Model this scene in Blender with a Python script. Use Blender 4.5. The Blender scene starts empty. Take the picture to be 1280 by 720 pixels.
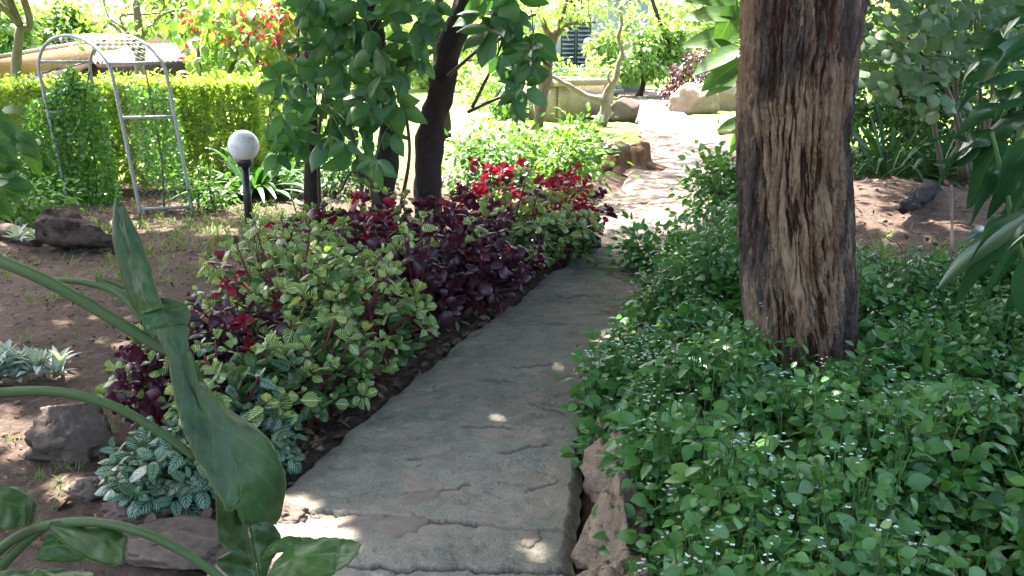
import bpy, math, random
import numpy as np
from mathutils import Matrix, Vector

random.seed(7)
RNG = np.random.default_rng(11)
R = math.radians
C = bpy.context.scene.collection
scene = bpy.context.scene

# ------------------------------------------------------------------ camera
CAM_H, PITCH, FPX = 1.55, R(14.6), 1155.0
cam_d = bpy.data.cameras.new('camera')
cam_d.sensor_width = 36.0
cam_d.lens = 36.0 * FPX / 1280.0
cam_d.clip_start = 0.05
cam_d.clip_end = 2000
cam = bpy.data.objects.new('camera', cam_d)
C.objects.link(cam)
cam.location = (0, 0, CAM_H)
cam.rotation_euler = (math.pi / 2 - PITCH, 0, 0)
scene.camera = cam

# ------------------------------------------------------------------ sky, sun, exposure
SUN_EL, SUN_AZ = R(58), R(-30)          # azimuth from +Y, negative = towards -X
world = bpy.data.worlds.new('World')
scene.world = world
world.use_nodes = True
wn = world.node_tree
bgn = wn.nodes['Background']
sky = wn.nodes.new('ShaderNodeTexSky')
sky.sky_type = 'NISHITA'
sky.sun_disc = False
sky.sun_elevation = SUN_EL
sky.sun_rotation = SUN_AZ
sky.air_density = 1.0
sky.dust_density = 6.0
sky.ozone_density = 1.0
wn.links.new(sky.outputs[0], bgn.inputs[0])
bgn.inputs[1].default_value = 0.15
sun_d = bpy.data.lights.new('sun', 'SUN')
sun_d.energy = 5.0
sun_d.angle = R(0.55)
sun_d.color = (1.0, 0.95, 0.86)
sun = bpy.data.objects.new('sun', sun_d)
C.objects.link(sun)
TO_SUN = Vector((math.sin(SUN_AZ) * math.cos(SUN_EL), math.cos(SUN_AZ) * math.cos(SUN_EL), math.sin(SUN_EL)))
sun.rotation_euler = TO_SUN.to_track_quat('Z', 'Y').to_euler()
sun.location = TO_SUN * 40
scene.view_settings.view_transform = 'Standard'
scene.view_settings.look = 'None'
scene.view_settings.exposure = 3.0
scene.view_settings.gamma = 1.0
scene.view_settings.use_curve_mapping = False
scene.render.engine = 'CYCLES'
scene.cycles.max_bounces = 8
scene.cycles.diffuse_bounces = 4
scene.cycles.transmission_bounces = 6
scene.cycles.transparent_max_bounces = 8
scene.cycles.sample_clamp_indirect = 6

# ------------------------------------------------------------------ pixel helpers (1280x720 photograph)
def ray(px, py):
    a, b = (px - 640) / FPX, (360 - py) / FPX
    cp, sp = math.cos(PITCH), math.sin(PITCH)
    return np.array([a, cp + b * sp, -sp + b * cp])
def G(px, py, z=0.0):                       # point on the level z
    d = ray(px, py); t = (z - CAM_H) / d[2]
    return np.array([0, 0, CAM_H]) + d * t
def AT(px, py, Y):                          # point at the depth Y
    d = ray(px, py); t = Y / d[1]
    return np.array([0, 0, CAM_H]) + d * t

# ------------------------------------------------------------------ numpy noise
_perm = np.tile(RNG.permutation(256), 3)
_grad = RNG.normal(size=(256, 3)); _grad /= np.linalg.norm(_grad, axis=1)[:, None]
def pn(x, y, z):
    x, y, z = np.broadcast_arrays(np.asarray(x, float), np.asarray(y, float), np.asarray(z, float))
    xi, yi, zi = (np.floor(c).astype(int) for c in (x, y, z))
    xf, yf, zf = x - xi, y - yi, z - zi
    u, v, w = (c * c * c * (c * (c * 6 - 15) + 10) for c in (xf, yf, zf))
    out = 0
    for dx in (0, 1):
        for dy in (0, 1):
            for dz in (0, 1):
                h = _perm[_perm[_perm[(xi + dx) & 255] + ((yi + dy) & 255)] + ((zi + dz) & 255)]
                g = _grad[h]
                d = g[..., 0] * (xf - dx) + g[..., 1] * (yf - dy) + g[..., 2] * (zf - dz)
                out = out + d * (u if dx else 1 - u) * (v if dy else 1 - v) * (w if dz else 1 - w)
    return out * 1.5
def fbm(x, y, z, n=4, g=0.5):
    s, a, f = 0, 1.0, 1.0
    for i in range(n):
        s = s + a * pn(np.asarray(x) * f + 7.3 * i, np.asarray(y) * f - 3.1 * i, np.asarray(z) * f + 1.7 * i); a *= g; f *= 2
    return s
def sstep(a, b, x):
    t = np.clip((np.asarray(x, float) - a) / (b - a), 0, 1)
    return t * t * (3 - 2 * t)

# ------------------------------------------------------------------ mesh building
class MB:
    def __init__(s): s.v, s.q, s.t, s.ti, s.uv, s.n = [], [], [], [], [], 0
    def add(s, V, quads=None, tris=None, tint=None, uv=None):
        V = np.asarray(V, float).reshape(-1, 3)
        if quads is not None and len(quads): s.q.append(np.asarray(quads, int).reshape(-1, 4) + s.n)
        if tris is not None and len(tris): s.t.append(np.asarray(tris, int).reshape(-1, 3) + s.n)
        s.v.append(V)
        s.ti.append(np.full(len(V), 0.0) if tint is None else np.broadcast_to(np.asarray(tint, float), (len(V),)))
        s.uv.append(np.zeros((len(V), 2)) if uv is None else np.asarray(uv, float))
        s.n += len(V)
        return s
    def mesh(s, name, mat, off=(0, 0, 0), smooth=True, attr='tint'):
        V = np.concatenate(s.v) - np.asarray(off, float)
        Q = np.concatenate(s.q) if s.q else np.zeros((0, 4), int)
        T = np.concatenate(s.t) if s.t else np.zeros((0, 3), int)
        me = bpy.data.meshes.new(name)
        me.vertices.add(len(V)); me.vertices.foreach_set('co', V.ravel())
        li = np.concatenate([Q.ravel(), T.ravel()]).astype(np.int32)
        me.loops.add(len(li)); me.loops.foreach_set('vertex_index', li)
        st = np.concatenate([np.arange(len(Q)) * 4, len(Q) * 4 + np.arange(len(T)) * 3]).astype(np.int32)
        me.polygons.add(len(st)); me.polygons.foreach_set('loop_start', st)
        if smooth: me.polygons.foreach_set('use_smooth', np.ones(len(st), bool))
        a = me.attributes.new(attr, 'FLOAT', 'POINT')
        a.data.foreach_set('value', np.concatenate(s.ti).astype(np.float32))
        uvs = np.concatenate(s.uv)
        ul = me.uv_layers.new(name='UVMap')
        ul.data.foreach_set('uv', uvs[li].ravel().astype(np.float32))
        me.update(calc_edges=True)
        me.validate()
        if mat: me.materials.append(mat)
        return me

def wloc(p):
    return np.array(p.location) if p is not None else np.zeros(3)
def link(name, me, parent=None, label=None, cat=None, group=None, kind=None):
    o = bpy.data.objects.new(name, me); C.objects.link(o)
    if parent is not None: o.parent = parent
    if label: o['label'] = label
    if cat: o['category'] = cat
    if group: o['group'] = group
    if kind: o['kind'] = kind
    return o
def part(name, mb, mat, parent, smooth=True, kind=None, label=None, attr='tint', off=None):
    return link(name, mb.mesh(name, mat, wloc(parent) if off is None else off, smooth, attr), parent, kind=kind, label=label)
def single(name, mb, mat, label, cat, loc, group=None, smooth=True, kind=None):     # one-mesh thing at loc
    o = link(name, mb.mesh(name, mat, loc, smooth), None, label, cat, group, kind)
    o.location = loc
    return o
def thing(name, label, cat, loc, group=None):
    o = bpy.data.objects.new(name, None); C.objects.link(o)
    o.location = tuple(float(c) for c in loc); o.empty_display_size = 0.1
    o['label'] = label; o['category'] = cat
    if group: o['group'] = group
    return o
def structure(name, mb, mat, smooth=True, attr='tint'):
    o = link(name, mb.mesh(name, mat, (0, 0, 0), smooth, attr)); o['kind'] = 'structure'
    return o

def smooth_pts(P, n):
    """Catmull-Rom resample of P (k, m) to n rows"""
    P = np.asarray(P, float); k = len(P)
    t = np.linspace(0, k - 1, n); i = np.clip(t.astype(int), 0, k - 2); f = (t - i)[:, None]
    E = np.vstack([2 * P[0] - P[1], P, 2 * P[-1] - P[-2]])
    a, b, c, d = E[i], E[i + 1], E[i + 2], E[i + 3]
    return 0.5 * (2 * b + (c - a) * f + (2 * a - 5 * b + 4 * c - d) * f**2 + (3 * b - a - 3 * c + d) * f**3)
def tube(P, rad, sides=8, tint=0.0, cap=True, rough=0.0, flat=1.0):
    P = np.asarray(P, float); n = len(P)
    rad = np.broadcast_to(np.asarray(rad, float), (n,))
    T = np.gradient(P, axis=0); T /= np.linalg.norm(T, axis=1)[:, None] + 1e-9
    u = np.cross(T[0], [0, 0, 1.0]);
    if np.linalg.norm(u) < 1e-3: u = np.array([1.0, 0, 0])
    u /= np.linalg.norm(u); U = []
    for t in T:
        u = u - t * np.dot(u, t); u /= np.linalg.norm(u) + 1e-9; U.append(u)
    U = np.array(U); W = np.cross(T, U)
    th = np.arange(sides) / sides * 2 * np.pi
    rr = rad[:, None] * np.ones(sides)[None]
    V = P[:, None] + rr[..., None] * (np.cos(th)[None, :, None] * U[:, None] + flat * np.sin(th)[None, :, None] * W[:, None])
    if rough: V = V + (pn(V[..., 0] * 9, V[..., 1] * 9, V[..., 2] * 5)[..., None] * rough * rr[..., None]) * (V - P[:, None]) / (rr[..., None] + 1e-9)
    V = V.reshape(-1, 3)
    i = np.arange(n - 1)[:, None] * sides; j = np.arange(sides)[None]; j2 = (j + 1) % sides
    Q = np.stack([i + j, i + j2, i + sides + j2, i + sides + j], -1).reshape(-1, 4)
    tr = []
    if cap:
        V = np.vstack([V, P[0], P[-1]]); a, b = n * sides, n * sides + 1
        tr = [[a, (k + 1) % sides, k] for k in range(sides)] + [[b, (n - 1) * sides + k, (n - 1) * sides + (k + 1) % sides] for k in range(sides)]
    uv = np.stack([np.tile(th / (2 * np.pi), n), np.repeat(np.linspace(0, 1, n), sides)], 1)
    if cap: uv = np.vstack([uv, [0, 0], [0, 1]])
    return dict(V=V, quads=Q, tris=tr, tint=np.full(len(V), tint), uv=uv)
def box(c, s, rz=0.0):
    x, y, z = np.array(s) / 2
    V = np.array([[a, b, d] for a in (-x, x) for b in (-y, y) for d in (-z, z)], float)
    cs, sn = math.cos(rz), math.sin(rz)
    V = np.stack([V[:, 0] * cs - V[:, 1] * sn, V[:, 0] * sn + V[:, 1] * cs, V[:, 2]], 1) + np.array(c)
    return dict(V=V, quads=[[0, 1, 3, 2], [4, 6, 7, 5], [0, 4, 5, 1], [2, 3, 7, 6], [0, 2, 6, 4], [1, 5, 7, 3]])
def grid_quads(n, m):
    i = np.arange(n - 1)[:, None] * m; j = np.arange(m - 1)[None]
    return np.stack([i + j, i + j + 1, i + m + j + 1, i + m + j], -1).reshape(-1, 4)
def lathe(prof, c, sides=24):
    prof = np.asarray(prof, float); th = np.arange(sides) / sides * 2 * np.pi
    V = np.stack([prof[:, 0][:, None] * np.cos(th), prof[:, 0][:, None] * np.sin(th), prof[:, 1][:, None] * np.ones(sides)], -1).reshape(-1, 3) + np.array(c)
    n = len(prof); i = np.arange(n - 1)[:, None] * sides; j = np.arange(sides)[None]; j2 = (j + 1) % sides
    return dict(V=V, quads=np.stack([i + j, i + j2, i + sides + j2, i + sides + j], -1).reshape(-1, 4))
def blob(c, rad, seed=0, amp=0.25, freq=1.6, n=20, flatten=None, facet=0.0, floor=None):
    """lumpy closed stone"""
    a = np.linspace(0.04, np.pi - 0.04, n); b = np.arange(2 * n) / (2 * n) * 2 * np.pi
    A, B = np.meshgrid(a, b, indexing='ij')
    D = np.stack([np.sin(A) * np.cos(B), np.sin(A) * np.sin(B), np.cos(A)], -1)
    k = 1 + amp * fbm(D[..., 0] * freq + seed * 3.7, D[..., 1] * freq + seed, D[..., 2] * freq, 4)
    if facet:
        rg = np.random.default_rng(seed)
        for _ in range(9):
            nn = rg.normal(size=3); nn /= np.linalg.norm(nn); lim = rg.uniform(0.72, 0.95)
            dd = (D * nn).sum(-1); k = np.where(dd > 0.05, np.minimum(k, lim / np.maximum(dd, 0.05) * (1 + 0.03 * fbm(D[..., 0] * 9, D[..., 1] * 9, D[..., 2] * 9 + seed, 2))), k)
    V = (D * k[..., None] * np.array(rad)).reshape(-1, 3) + np.array(c)
    if floor is not None: V[:, 2] = np.maximum(V[:, 2], floor)
    m = 2 * n; i = np.arange(n - 1)[:, None] * m; j = np.arange(m)[None]; j2 = (j + 1) % m
    Q = np.stack([i + j, i + m + j, i + m + j2, i + j2], -1).reshape(-1, 4)
    V = np.vstack([V, V[:m].mean(0), V[-m:].mean(0)])
    tr = [[n * m, k2, (k2 + 1) % m] for k2 in range(m)] + [[n * m + 1, (n - 1) * m + (k2 + 1) % m, (n - 1) * m + k2] for k2 in range(m)]
    return dict(V=V, quads=Q, tris=tr)

# leaves -----------------------------------------------------------
def leaf(w=0.5, p=0.8, sharp=1.0, fold=0.18, droop=0.25, ns=5, na=3, wav=0.0, stalk=0.0, curl=0.0):
    """unit leaf along +Y, Z up. returns V, Q, T, UV"""
    vs = np.linspace(0, 1, ns + 1)[1:-1]
    us = np.linspace(-1, 1, na)
    def hw(v): return 0.5 * w * np.sin(np.pi * v**p) ** sharp
    V = [[0, 0, 0]]; UV = [[0.5, 0]]
    for k, v in enumerate(vs):
        for u in us:
            x = u * hw(v)
            z = fold * abs(x) - droop * v * v + wav * math.sin(v * 9 + (2 if u > 0 else 0)) * abs(u) - curl * (u * u) * hw(v)
            V.append([x, v, z]); UV.append([0.5 + 0.5 * u, v])
    V.append([0, 1, -droop * 1.05]); UV.append([0.5, 1])
    n = len(vs); Q = []; T = []
    for k in range(n - 1):
        for j in range(na - 1):
            a = 1 + k * na + j; Q.append([a, a + 1, a + na + 1, a + na])
    for j in range(na - 1):
        T.append([0, 2 + j, 1 + j]); e = 1 + (n - 1) * na + j; T.append([e, e + 1, len(V) - 1])
    V = np.array(V, float)
    if stalk: V[:, 1] = stalk + V[:, 1] * (1 - stalk); V[0, 1] = stalk
    return V, np.array(Q).reshape(-1, 4), np.array(T), np.array(UV, float)
def frames(d, up):
    """(N,3,3) rotation: columns side, d, normal"""
    d = d / (np.linalg.norm(d, axis=1)[:, None] + 1e-9)
    s = np.cross(d, up); l = np.linalg.norm(s, axis=1)
    bad = l < 1e-3
    if bad.any(): s[bad] = np.cross(d[bad], [0.3, 0.9, 0.1])
    s /= np.linalg.norm(s, axis=1)[:, None] + 1e-9
    return np.stack([s, d, np.cross(s, d)], -1)
def scatter(mb, tpl, pos, rot, sc, tint=None):
    V, Q, T, UV = tpl; n = len(pos); k = len(V)
    if n == 0: return
    sc = np.broadcast_to(np.asarray(sc, float), (n,))
    W = np.einsum('nij,kj->nki', rot, V) * sc[:, None, None] + pos[:, None]
    o = (np.arange(n) * k)[:, None, None]
    if tint is None: tint = RNG.random(n)
    mb.add(W.reshape(-1, 3), (Q[None] + o).reshape(-1, 4) if len(Q) else None, (T[None] + o).reshape(-1, 3), np.repeat(tint, k), np.tile(UV, (n, 1)))
def rdirs(n, zbias=0.0):
    d = RNG.normal(size=(n, 3)); d[:, 2] += zbias
    return d / np.linalg.norm(d, axis=1)[:, None]
def tpl_mesh(name, tpl, mat):
    return MB().add(tpl[0], tpl[1], tpl[2], 0, tpl[3]).mesh(name, mat)
def leaf_objects(meshes, pos, rot, sc, parent, name='leaf', kind=None):
    off = wloc(parent)
    sc = np.broadcast_to(np.asarray(sc, float), (len(pos),))
    for i in range(len(pos)):
        o = bpy.data.objects.new(name, meshes[i % len(meshes)]); C.objects.link(o)
        o.parent = parent
        M = Matrix(rot[i].tolist()).to_4x4(); M *= float(sc[i]); M[3][3] = 1.0
        M.translation = Vector((pos[i] - off).tolist())
        o.matrix_basis = M

# ------------------------------------------------------------------ materials
def new_mat(name):
    m = bpy.data.materials.new(name); m.use_nodes = True
    nt = m.node_tree; b = nt.nodes['Principled BSDF']
    return m, nt, b
def N(nt, t, **kw):
    n = nt.nodes.new(t)
    for k, v in kw.items(): setattr(n, k, v)
    return n
def math_n(nt, op, a, b=None, clamp=False):
    n = N(nt, 'ShaderNodeMath', operation=op, use_clamp=clamp)
    for i, x in enumerate((a, b)):
        if x is None: continue
        if hasattr(x, 'links'): nt.links.new(x, n.inputs[i])
        else: n.inputs[i].default_value = x
    return n.outputs[0]
def ramp(nt, fac, stops, interp='LINEAR'):
    n = N(nt, 'ShaderNodeValToRGB'); cr = n.color_ramp; cr.interpolation = interp
    while len(cr.elements) < len(stops): cr.elements.new(0.5)
    for e, (p, c) in zip(cr.elements, stops): e.position = p; e.color = (*c, 1) if len(c) == 3 else c
    nt.links.new(fac, n.inputs[0])
    return n.outputs[0]
def mixc(nt, fac, a, b, mode='MIX'):
    n = N(nt, 'ShaderNodeMix', data_type='RGBA', blend_type=mode)
    for i, x in ((0, fac), (6, a), (7, b)):
        if hasattr(x, 'links'): nt.links.new(x, n.inputs[i])
        elif isinstance(x, (int, float)): n.inputs[i].default_value = x
        else: n.inputs[i].default_value = (*x, 1)
    return n.outputs[2]
def noise_n(nt, scale, detail=4, rough=0.55, coord=None, dist=0.0):
    n = N(nt, 'ShaderNodeTexNoise'); n.inputs['Scale'].default_value = scale; n.inputs['Detail'].default_value = detail
    n.inputs['Roughness'].default_value = rough; n.inputs['Distortion'].default_value = dist
    if coord is None:
        g = N(nt, 'ShaderNodeNewGeometry'); coord = g.outputs['Position']
    nt.links.new(coord, n.inputs['Vector'])
    return n.outputs[0]
def bump(nt, b, h, strength=0.3, dist=0.01):
    n = N(nt, 'ShaderNodeBump'); n.inputs['Strength'].default_value = strength; n.inputs['Distance'].default_value = dist
    nt.links.new(h, n.inputs['Height']); nt.links.new(n.outputs[0], b.inputs['Normal'])
def tint_val(nt):
    a = N(nt, 'ShaderNodeAttribute', attribute_name='tint'); o = N(nt, 'ShaderNodeObjectInfo')
    return math_n(nt, 'FRACT', math_n(nt, 'ADD', a.outputs['Fac'], o.outputs['Random']))

def leaf_mat(name, cols, transl=0.3, rough=0.42, spec=0.45, vein=None, kind=None, vs=0.5, tr_gain=(1.5, 1.6, 0.6), margin=None):
    m, nt, b = new_mat(name)
    n = len(cols)
    col = ramp(nt, tint_val(nt), [(i / max(n - 1, 1), c) for i, c in enumerate(cols)])
    uv = N(nt, 'ShaderNodeUVMap'); sep = N(nt, 'ShaderNodeSeparateXYZ'); nt.links.new(uv.outputs[0], sep.inputs[0])
    au = math_n(nt, 'ABSOLUTE', math_n(nt, 'SUBTRACT', sep.outputs[0], 0.5))     # 0..0.5
    v = sep.outputs[1]
    mid = math_n(nt, 'SUBTRACT', 1.0, math_n(nt, 'DIVIDE', au, 0.045), clamp=True)
    side = math_n(nt, 'FRACT', math_n(nt, 'MULTIPLY', math_n(nt, 'SUBTRACT', v, math_n(nt, 'MULTIPLY', au, 0.75)), 6.0))
    tri = math_n(nt, 'ABSOLUTE', math_n(nt, 'SUBTRACT', side, 0.5))              # 0 at centre
    if vein is not None:
        if kind == 'bold':
            sv = math_n(nt, 'SUBTRACT', 1.0, math_n(nt, 'DIVIDE', tri, 0.17), clamp=True)
            sv = math_n(nt, 'MULTIPLY', sv, 1.6, clamp=True)
            fac = math_n(nt, 'MAXIMUM', math_n(nt, 'MULTIPLY', mid, 1.5, clamp=True), sv)
        elif kind == 'stripe':
            sv = math_n(nt, 'SUBTRACT', 1.0, math_n(nt, 'DIVIDE', tri, 0.26), clamp=True)
            sv = math_n(nt, 'MULTIPLY', sv, 2.0, clamp=True)
            inner = math_n(nt, 'GREATER_THAN', au, 0.05); outer = math_n(nt, 'LESS_THAN', au, 0.4)
            fac = math_n(nt, 'MULTIPLY', math_n(nt, 'MULTIPLY', sv, inner), outer)
        elif kind == 'edge':
            fac = math_n(nt, 'SUBTRACT', 1.0, math_n(nt, 'DIVIDE', math_n(nt, 'ABSOLUTE', math_n(nt, 'SUBTRACT', au, 0.25)), 0.16), clamp=True)
        else:
            sv = math_n(nt, 'SUBTRACT', 1.0, math_n(nt, 'DIVIDE', tri, 0.09), clamp=True)
            fac = math_n(nt, 'MAXIMUM', mid, math_n(nt, 'MULTIPLY', sv, 0.5))
        col = mixc(nt, math_n(nt, 'MULTIPLY', fac, vs), col, vein)
    if margin is not None:
        mf = math_n(nt, 'MULTIPLY', math_n(nt, 'SUBTRACT', au, math_n(nt, 'ADD', 0.455, math_n(nt, 'MULTIPLY', noise_n(nt, 90, 3), 0.04))), 60.0, clamp=True)
        col = mixc(nt, math_n(nt, 'MULTIPLY', mf, 0.85), col, margin)
        big = ramp(nt, noise_n(nt, 18, 5, 0.65), [(0.35, (0.55, 0.55, 0.5)), (0.6, (1.15, 1.1, 1.0))])
        col = mixc(nt, 1.0, col, big, 'MULTIPLY')
    blot = noise_n(nt, 60, 2)
    col = mixc(nt, math_n(nt, 'MULTIPLY', blot, 0.35), col, mixc(nt, 0.5, col, (0.02, 0.03, 0.01)))
    nt.links.new(col, b.inputs['Base Color'])
    b.inputs['Roughness'].default_value = rough
    b.inputs['Specular IOR Level'].default_value = spec
    bump(nt, b, tri, 0.12, 0.003)
    tr = N(nt, 'ShaderNodeBsdfTranslucent')
    tc = mixc(nt, 1.0, col, tr_gain, 'MULTIPLY'); nt.links.new(tc, tr.inputs[0])
    mx = N(nt, 'ShaderNodeMixShader'); mx.inputs[0].default_value = transl
    nt.links.new(b.outputs[0], mx.inputs[1]); nt.links.new(tr.outputs[0], mx.inputs[2])
    nt.links.new(mx.outputs[0], nt.nodes['Material Output'].inputs[0])
    return m
def rough_mat(name, stops, scale=6, detail=6, rough=0.9, bs=0.5, bd=0.01, scale2=None, stops2=None, f2=0.4, spec=0.25):
    m, nt, b = new_mat(name)
    n1 = noise_n(nt, scale, detail, 0.6)
    col = ramp(nt, n1, stops)
    n2 = noise_n(nt, scale2 or scale * 9, 5, 0.65)
    col = mixc(nt, f2, col, ramp(nt, n2, stops2 or stops))
    nt.links.new(col, b.inputs['Base Color']); b.inputs['Roughness'].default_value = rough
    b.inputs['Specular IOR Level'].default_value = spec
    bump(nt, b, n2, bs, bd)
    return m

M = {}
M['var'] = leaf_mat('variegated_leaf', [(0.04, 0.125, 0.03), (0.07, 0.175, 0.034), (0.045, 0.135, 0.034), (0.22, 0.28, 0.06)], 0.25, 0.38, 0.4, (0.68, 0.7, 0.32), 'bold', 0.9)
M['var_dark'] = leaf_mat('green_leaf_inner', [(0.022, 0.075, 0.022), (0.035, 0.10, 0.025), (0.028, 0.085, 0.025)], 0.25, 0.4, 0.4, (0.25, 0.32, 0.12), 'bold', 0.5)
M['purple'] = leaf_mat('purple_leaf', [(0.042, 0.013, 0.026), (0.058, 0.015, 0.03), (0.03, 0.014, 0.026), (0.085, 0.012, 0.026)], 0.25, 0.36, 0.5, (0.2, 0.02, 0.06), 'fine', 0.45, (1.5, 0.5, 0.8))
M['red'] = leaf_mat('red_leaf', [(0.19, 0.009, 0.024), (0.11, 0.008, 0.022), (0.26, 0.011, 0.033), (0.21, 0.014, 0.045)], 0.35, 0.38, 0.45, (0.5, 0.03, 0.1), 'fine', 0.35, (1.6, 0.4, 0.6))
M['pilea'] = leaf_mat('silver_striped_leaf', [(0.02, 0.075, 0.03), (0.03, 0.09, 0.035), (0.02, 0.06, 0.03)], 0.15, 0.35, 0.5, (0.26, 0.36, 0.27), 'stripe', 0.75)
M['cover'] = leaf_mat('cover_leaf', [(0.055, 0.17, 0.042), (0.078, 0.21, 0.046), (0.045, 0.145, 0.042), (0.13, 0.265, 0.045), (0.066, 0.19, 0.05), (0.085, 0.21, 0.04), (0.055, 0.17, 0.046)], 0.3, 0.33, 0.5, (0.12, 0.22, 0.08), 'fine', 0.5)
M['vine'] = leaf_mat('vine_leaf', [(0.038, 0.12, 0.046), (0.055, 0.15, 0.05), (0.075, 0.185, 0.055), (0.045, 0.12, 0.05)], 0.28, 0.4, 0.42, (0.11, 0.2, 0.07), 'fine', 0.5)
M['ear'] = leaf_mat('ear_leaf', [(0.042, 0.10, 0.028), (0.032, 0.08, 0.026), (0.05, 0.115, 0.03)], 0.25, 0.42, 0.4, (0.12, 0.19, 0.08), 'fine', 0.55, margin=(0.2, 0.2, 0.07))
M['ear_light'] = leaf_mat('ear_leaf_light', [(0.065, 0.15, 0.03), (0.05, 0.125, 0.03)], 0.35, 0.4, 0.45, (0.2, 0.34, 0.08), 'fine', 0.5)  # lighter green than ear_leaf, shared by the sapling and broad leaved shrub
M['hedge'] = leaf_mat('golden_hedge_leaf', [(0.15, 0.26, 0.05), (0.24, 0.35, 0.06), (0.37, 0.45, 0.11), (0.18, 0.29, 0.055)], 0.45, 0.42, 0.4)
M['creep'] = leaf_mat('creeper_leaf', [(0.065, 0.18, 0.032), (0.11, 0.25, 0.04), (0.08, 0.21, 0.038)], 0.4, 0.45, 0.35)
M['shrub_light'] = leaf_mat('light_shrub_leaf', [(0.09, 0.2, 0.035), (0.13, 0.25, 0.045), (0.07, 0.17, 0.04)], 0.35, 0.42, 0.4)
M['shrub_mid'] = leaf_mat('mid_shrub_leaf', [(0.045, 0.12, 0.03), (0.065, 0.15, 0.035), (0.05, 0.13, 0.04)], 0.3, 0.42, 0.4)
M['tree_far'] = leaf_mat('far_tree_leaf', [(0.11, 0.21, 0.05), (0.15, 0.26, 0.07), (0.2, 0.3, 0.09), (0.09, 0.18, 0.05)], 0.4, 0.4, 0.5)  # far foliage paled, leaf glare put into the base colour
M['tree_yellow'] = leaf_mat('pale_tree_leaf', [(0.26, 0.36, 0.14), (0.34, 0.42, 0.2), (0.2, 0.32, 0.11)], 0.42, 0.4, 0.5)  # palest far leaves, washed-out glare held in the colour itself
M['canopy'] = leaf_mat('canopy_leaf', [(0.05, 0.13, 0.03), (0.07, 0.16, 0.035)], 0.3, 0.45, 0.4)
M['round'] = leaf_mat('grey_green_leaf', [(0.075, 0.14, 0.075), (0.10, 0.17, 0.09), (0.06, 0.12, 0.06)], 0.25, 0.5, 0.35, (0.16, 0.24, 0.13), 'fine', 0.4)
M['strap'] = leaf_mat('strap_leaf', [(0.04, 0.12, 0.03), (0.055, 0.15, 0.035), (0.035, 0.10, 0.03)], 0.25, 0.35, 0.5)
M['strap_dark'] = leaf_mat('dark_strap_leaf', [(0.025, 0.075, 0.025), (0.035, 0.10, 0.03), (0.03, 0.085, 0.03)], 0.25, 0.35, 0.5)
M['glossy'] = leaf_mat('glossy_leaf', [(0.02, 0.075, 0.032), (0.028, 0.09, 0.036), (0.02, 0.065, 0.03)], 0.2, 0.24, 0.6, (0.09, 0.17, 0.08), 'fine', 0.4)
M['silver'] = leaf_mat('silver_leaf', [(0.4, 0.47, 0.42), (0.5, 0.55, 0.5), (0.3, 0.38, 0.32)], 0.15, 0.5, 0.3, (0.1, 0.18, 0.1), 'edge', 0.45)
M['grass'] = leaf_mat('grass_blade', [(0.08, 0.17, 0.03), (0.12, 0.2, 0.045), (0.17, 0.19, 0.07)], 0.3, 0.5, 0.3)
M['litter'] = leaf_mat('dead_leaf', [(0.10, 0.06, 0.035), (0.16, 0.10, 0.06), (0.07, 0.045, 0.03), (0.2, 0.15, 0.09)], 0.1, 0.7, 0.3, None, None, 0, (1, 1, 1))
M['flower_red'] = leaf_mat('red_bract', [(0.42, 0.05, 0.07), (0.5, 0.09, 0.11), (0.34, 0.03, 0.06)], 0.35, 0.45, 0.3, None, None, 0, (1.2, 0.7, 0.7))
M['flower_white'] = leaf_mat('white_petal', [(0.75, 0.78, 0.76), (0.8, 0.8, 0.78)], 0.2, 0.5, 0.3, None, None, 0, (1, 1, 1))

def stem_mat(name, c1, c2, rough=0.55, sc=25):
    return rough_mat(name, [(0.3, c1), (0.7, c2)], sc, 4, rough, 0.2, 0.003, sc * 4, None, 0.3, 0.35)
M['stem_red'] = stem_mat('red_stem', (0.10, 0.012, 0.025), (0.19, 0.03, 0.05))
M['stem_green'] = stem_mat('green_stem', (0.055, 0.11, 0.03), (0.09, 0.16, 0.045))
M['stem_brown'] = stem_mat('brown_stem', (0.06, 0.045, 0.03), (0.11, 0.085, 0.06))
M['petiole'] = stem_mat('petiole_skin', (0.036, 0.07, 0.022), (0.05, 0.092, 0.03), 0.6, 12)
def petiole_mat():
    m, nt, b = new_mat('petiole_fibre')
    uv = N(nt, 'ShaderNodeUVMap'); mp = N(nt, 'ShaderNodeMapping'); mp.inputs['Scale'].default_value = (26, 3.0, 1)
    nt.links.new(uv.outputs[0], mp.inputs['Vector'])
    n1 = noise_n(nt, 1.0, 5, 0.7, mp.outputs[0]); n2 = noise_n(nt, 30, 4, 0.6)
    c = ramp(nt, n1, [(0.3, (0.028, 0.055, 0.016)), (0.5, (0.05, 0.09, 0.028)), (0.7, (0.085, 0.125, 0.045))])
    spot = ramp(nt, n2, [(0.62, (0, 0, 0)), (0.72, (1, 1, 1))])
    c = mixc(nt, math_n(nt, 'MULTIPLY', spot, 0.5), c, (0.07, 0.055, 0.03))
    nt.links.new(c, b.inputs['Base Color']); b.inputs['Roughness'].default_value = 0.6; b.inputs['Specular IOR Level'].default_value = 0.3
    bump(nt, b, n1, 0.5, 0.004)
    return m
M['petiole'] = petiole_mat()
M['bark_dark'] = rough_mat('dark_bark', [(0.3, (0.022, 0.015, 0.014)), (0.7, (0.065, 0.05, 0.045))], 14, 6, 0.9, 0.9, 0.02)
M['bark_pale'] = rough_mat('pale_bark', [(0.3, (0.13, 0.105, 0.085)), (0.7, (0.28, 0.24, 0.2))], 10, 6, 0.85, 0.6, 0.015)
M['bark_grey'] = rough_mat('grey_brown_bark', [(0.3, (0.085, 0.06, 0.045)), (0.7, (0.21, 0.165, 0.135))], 10, 6, 0.88, 0.8, 0.02)
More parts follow.
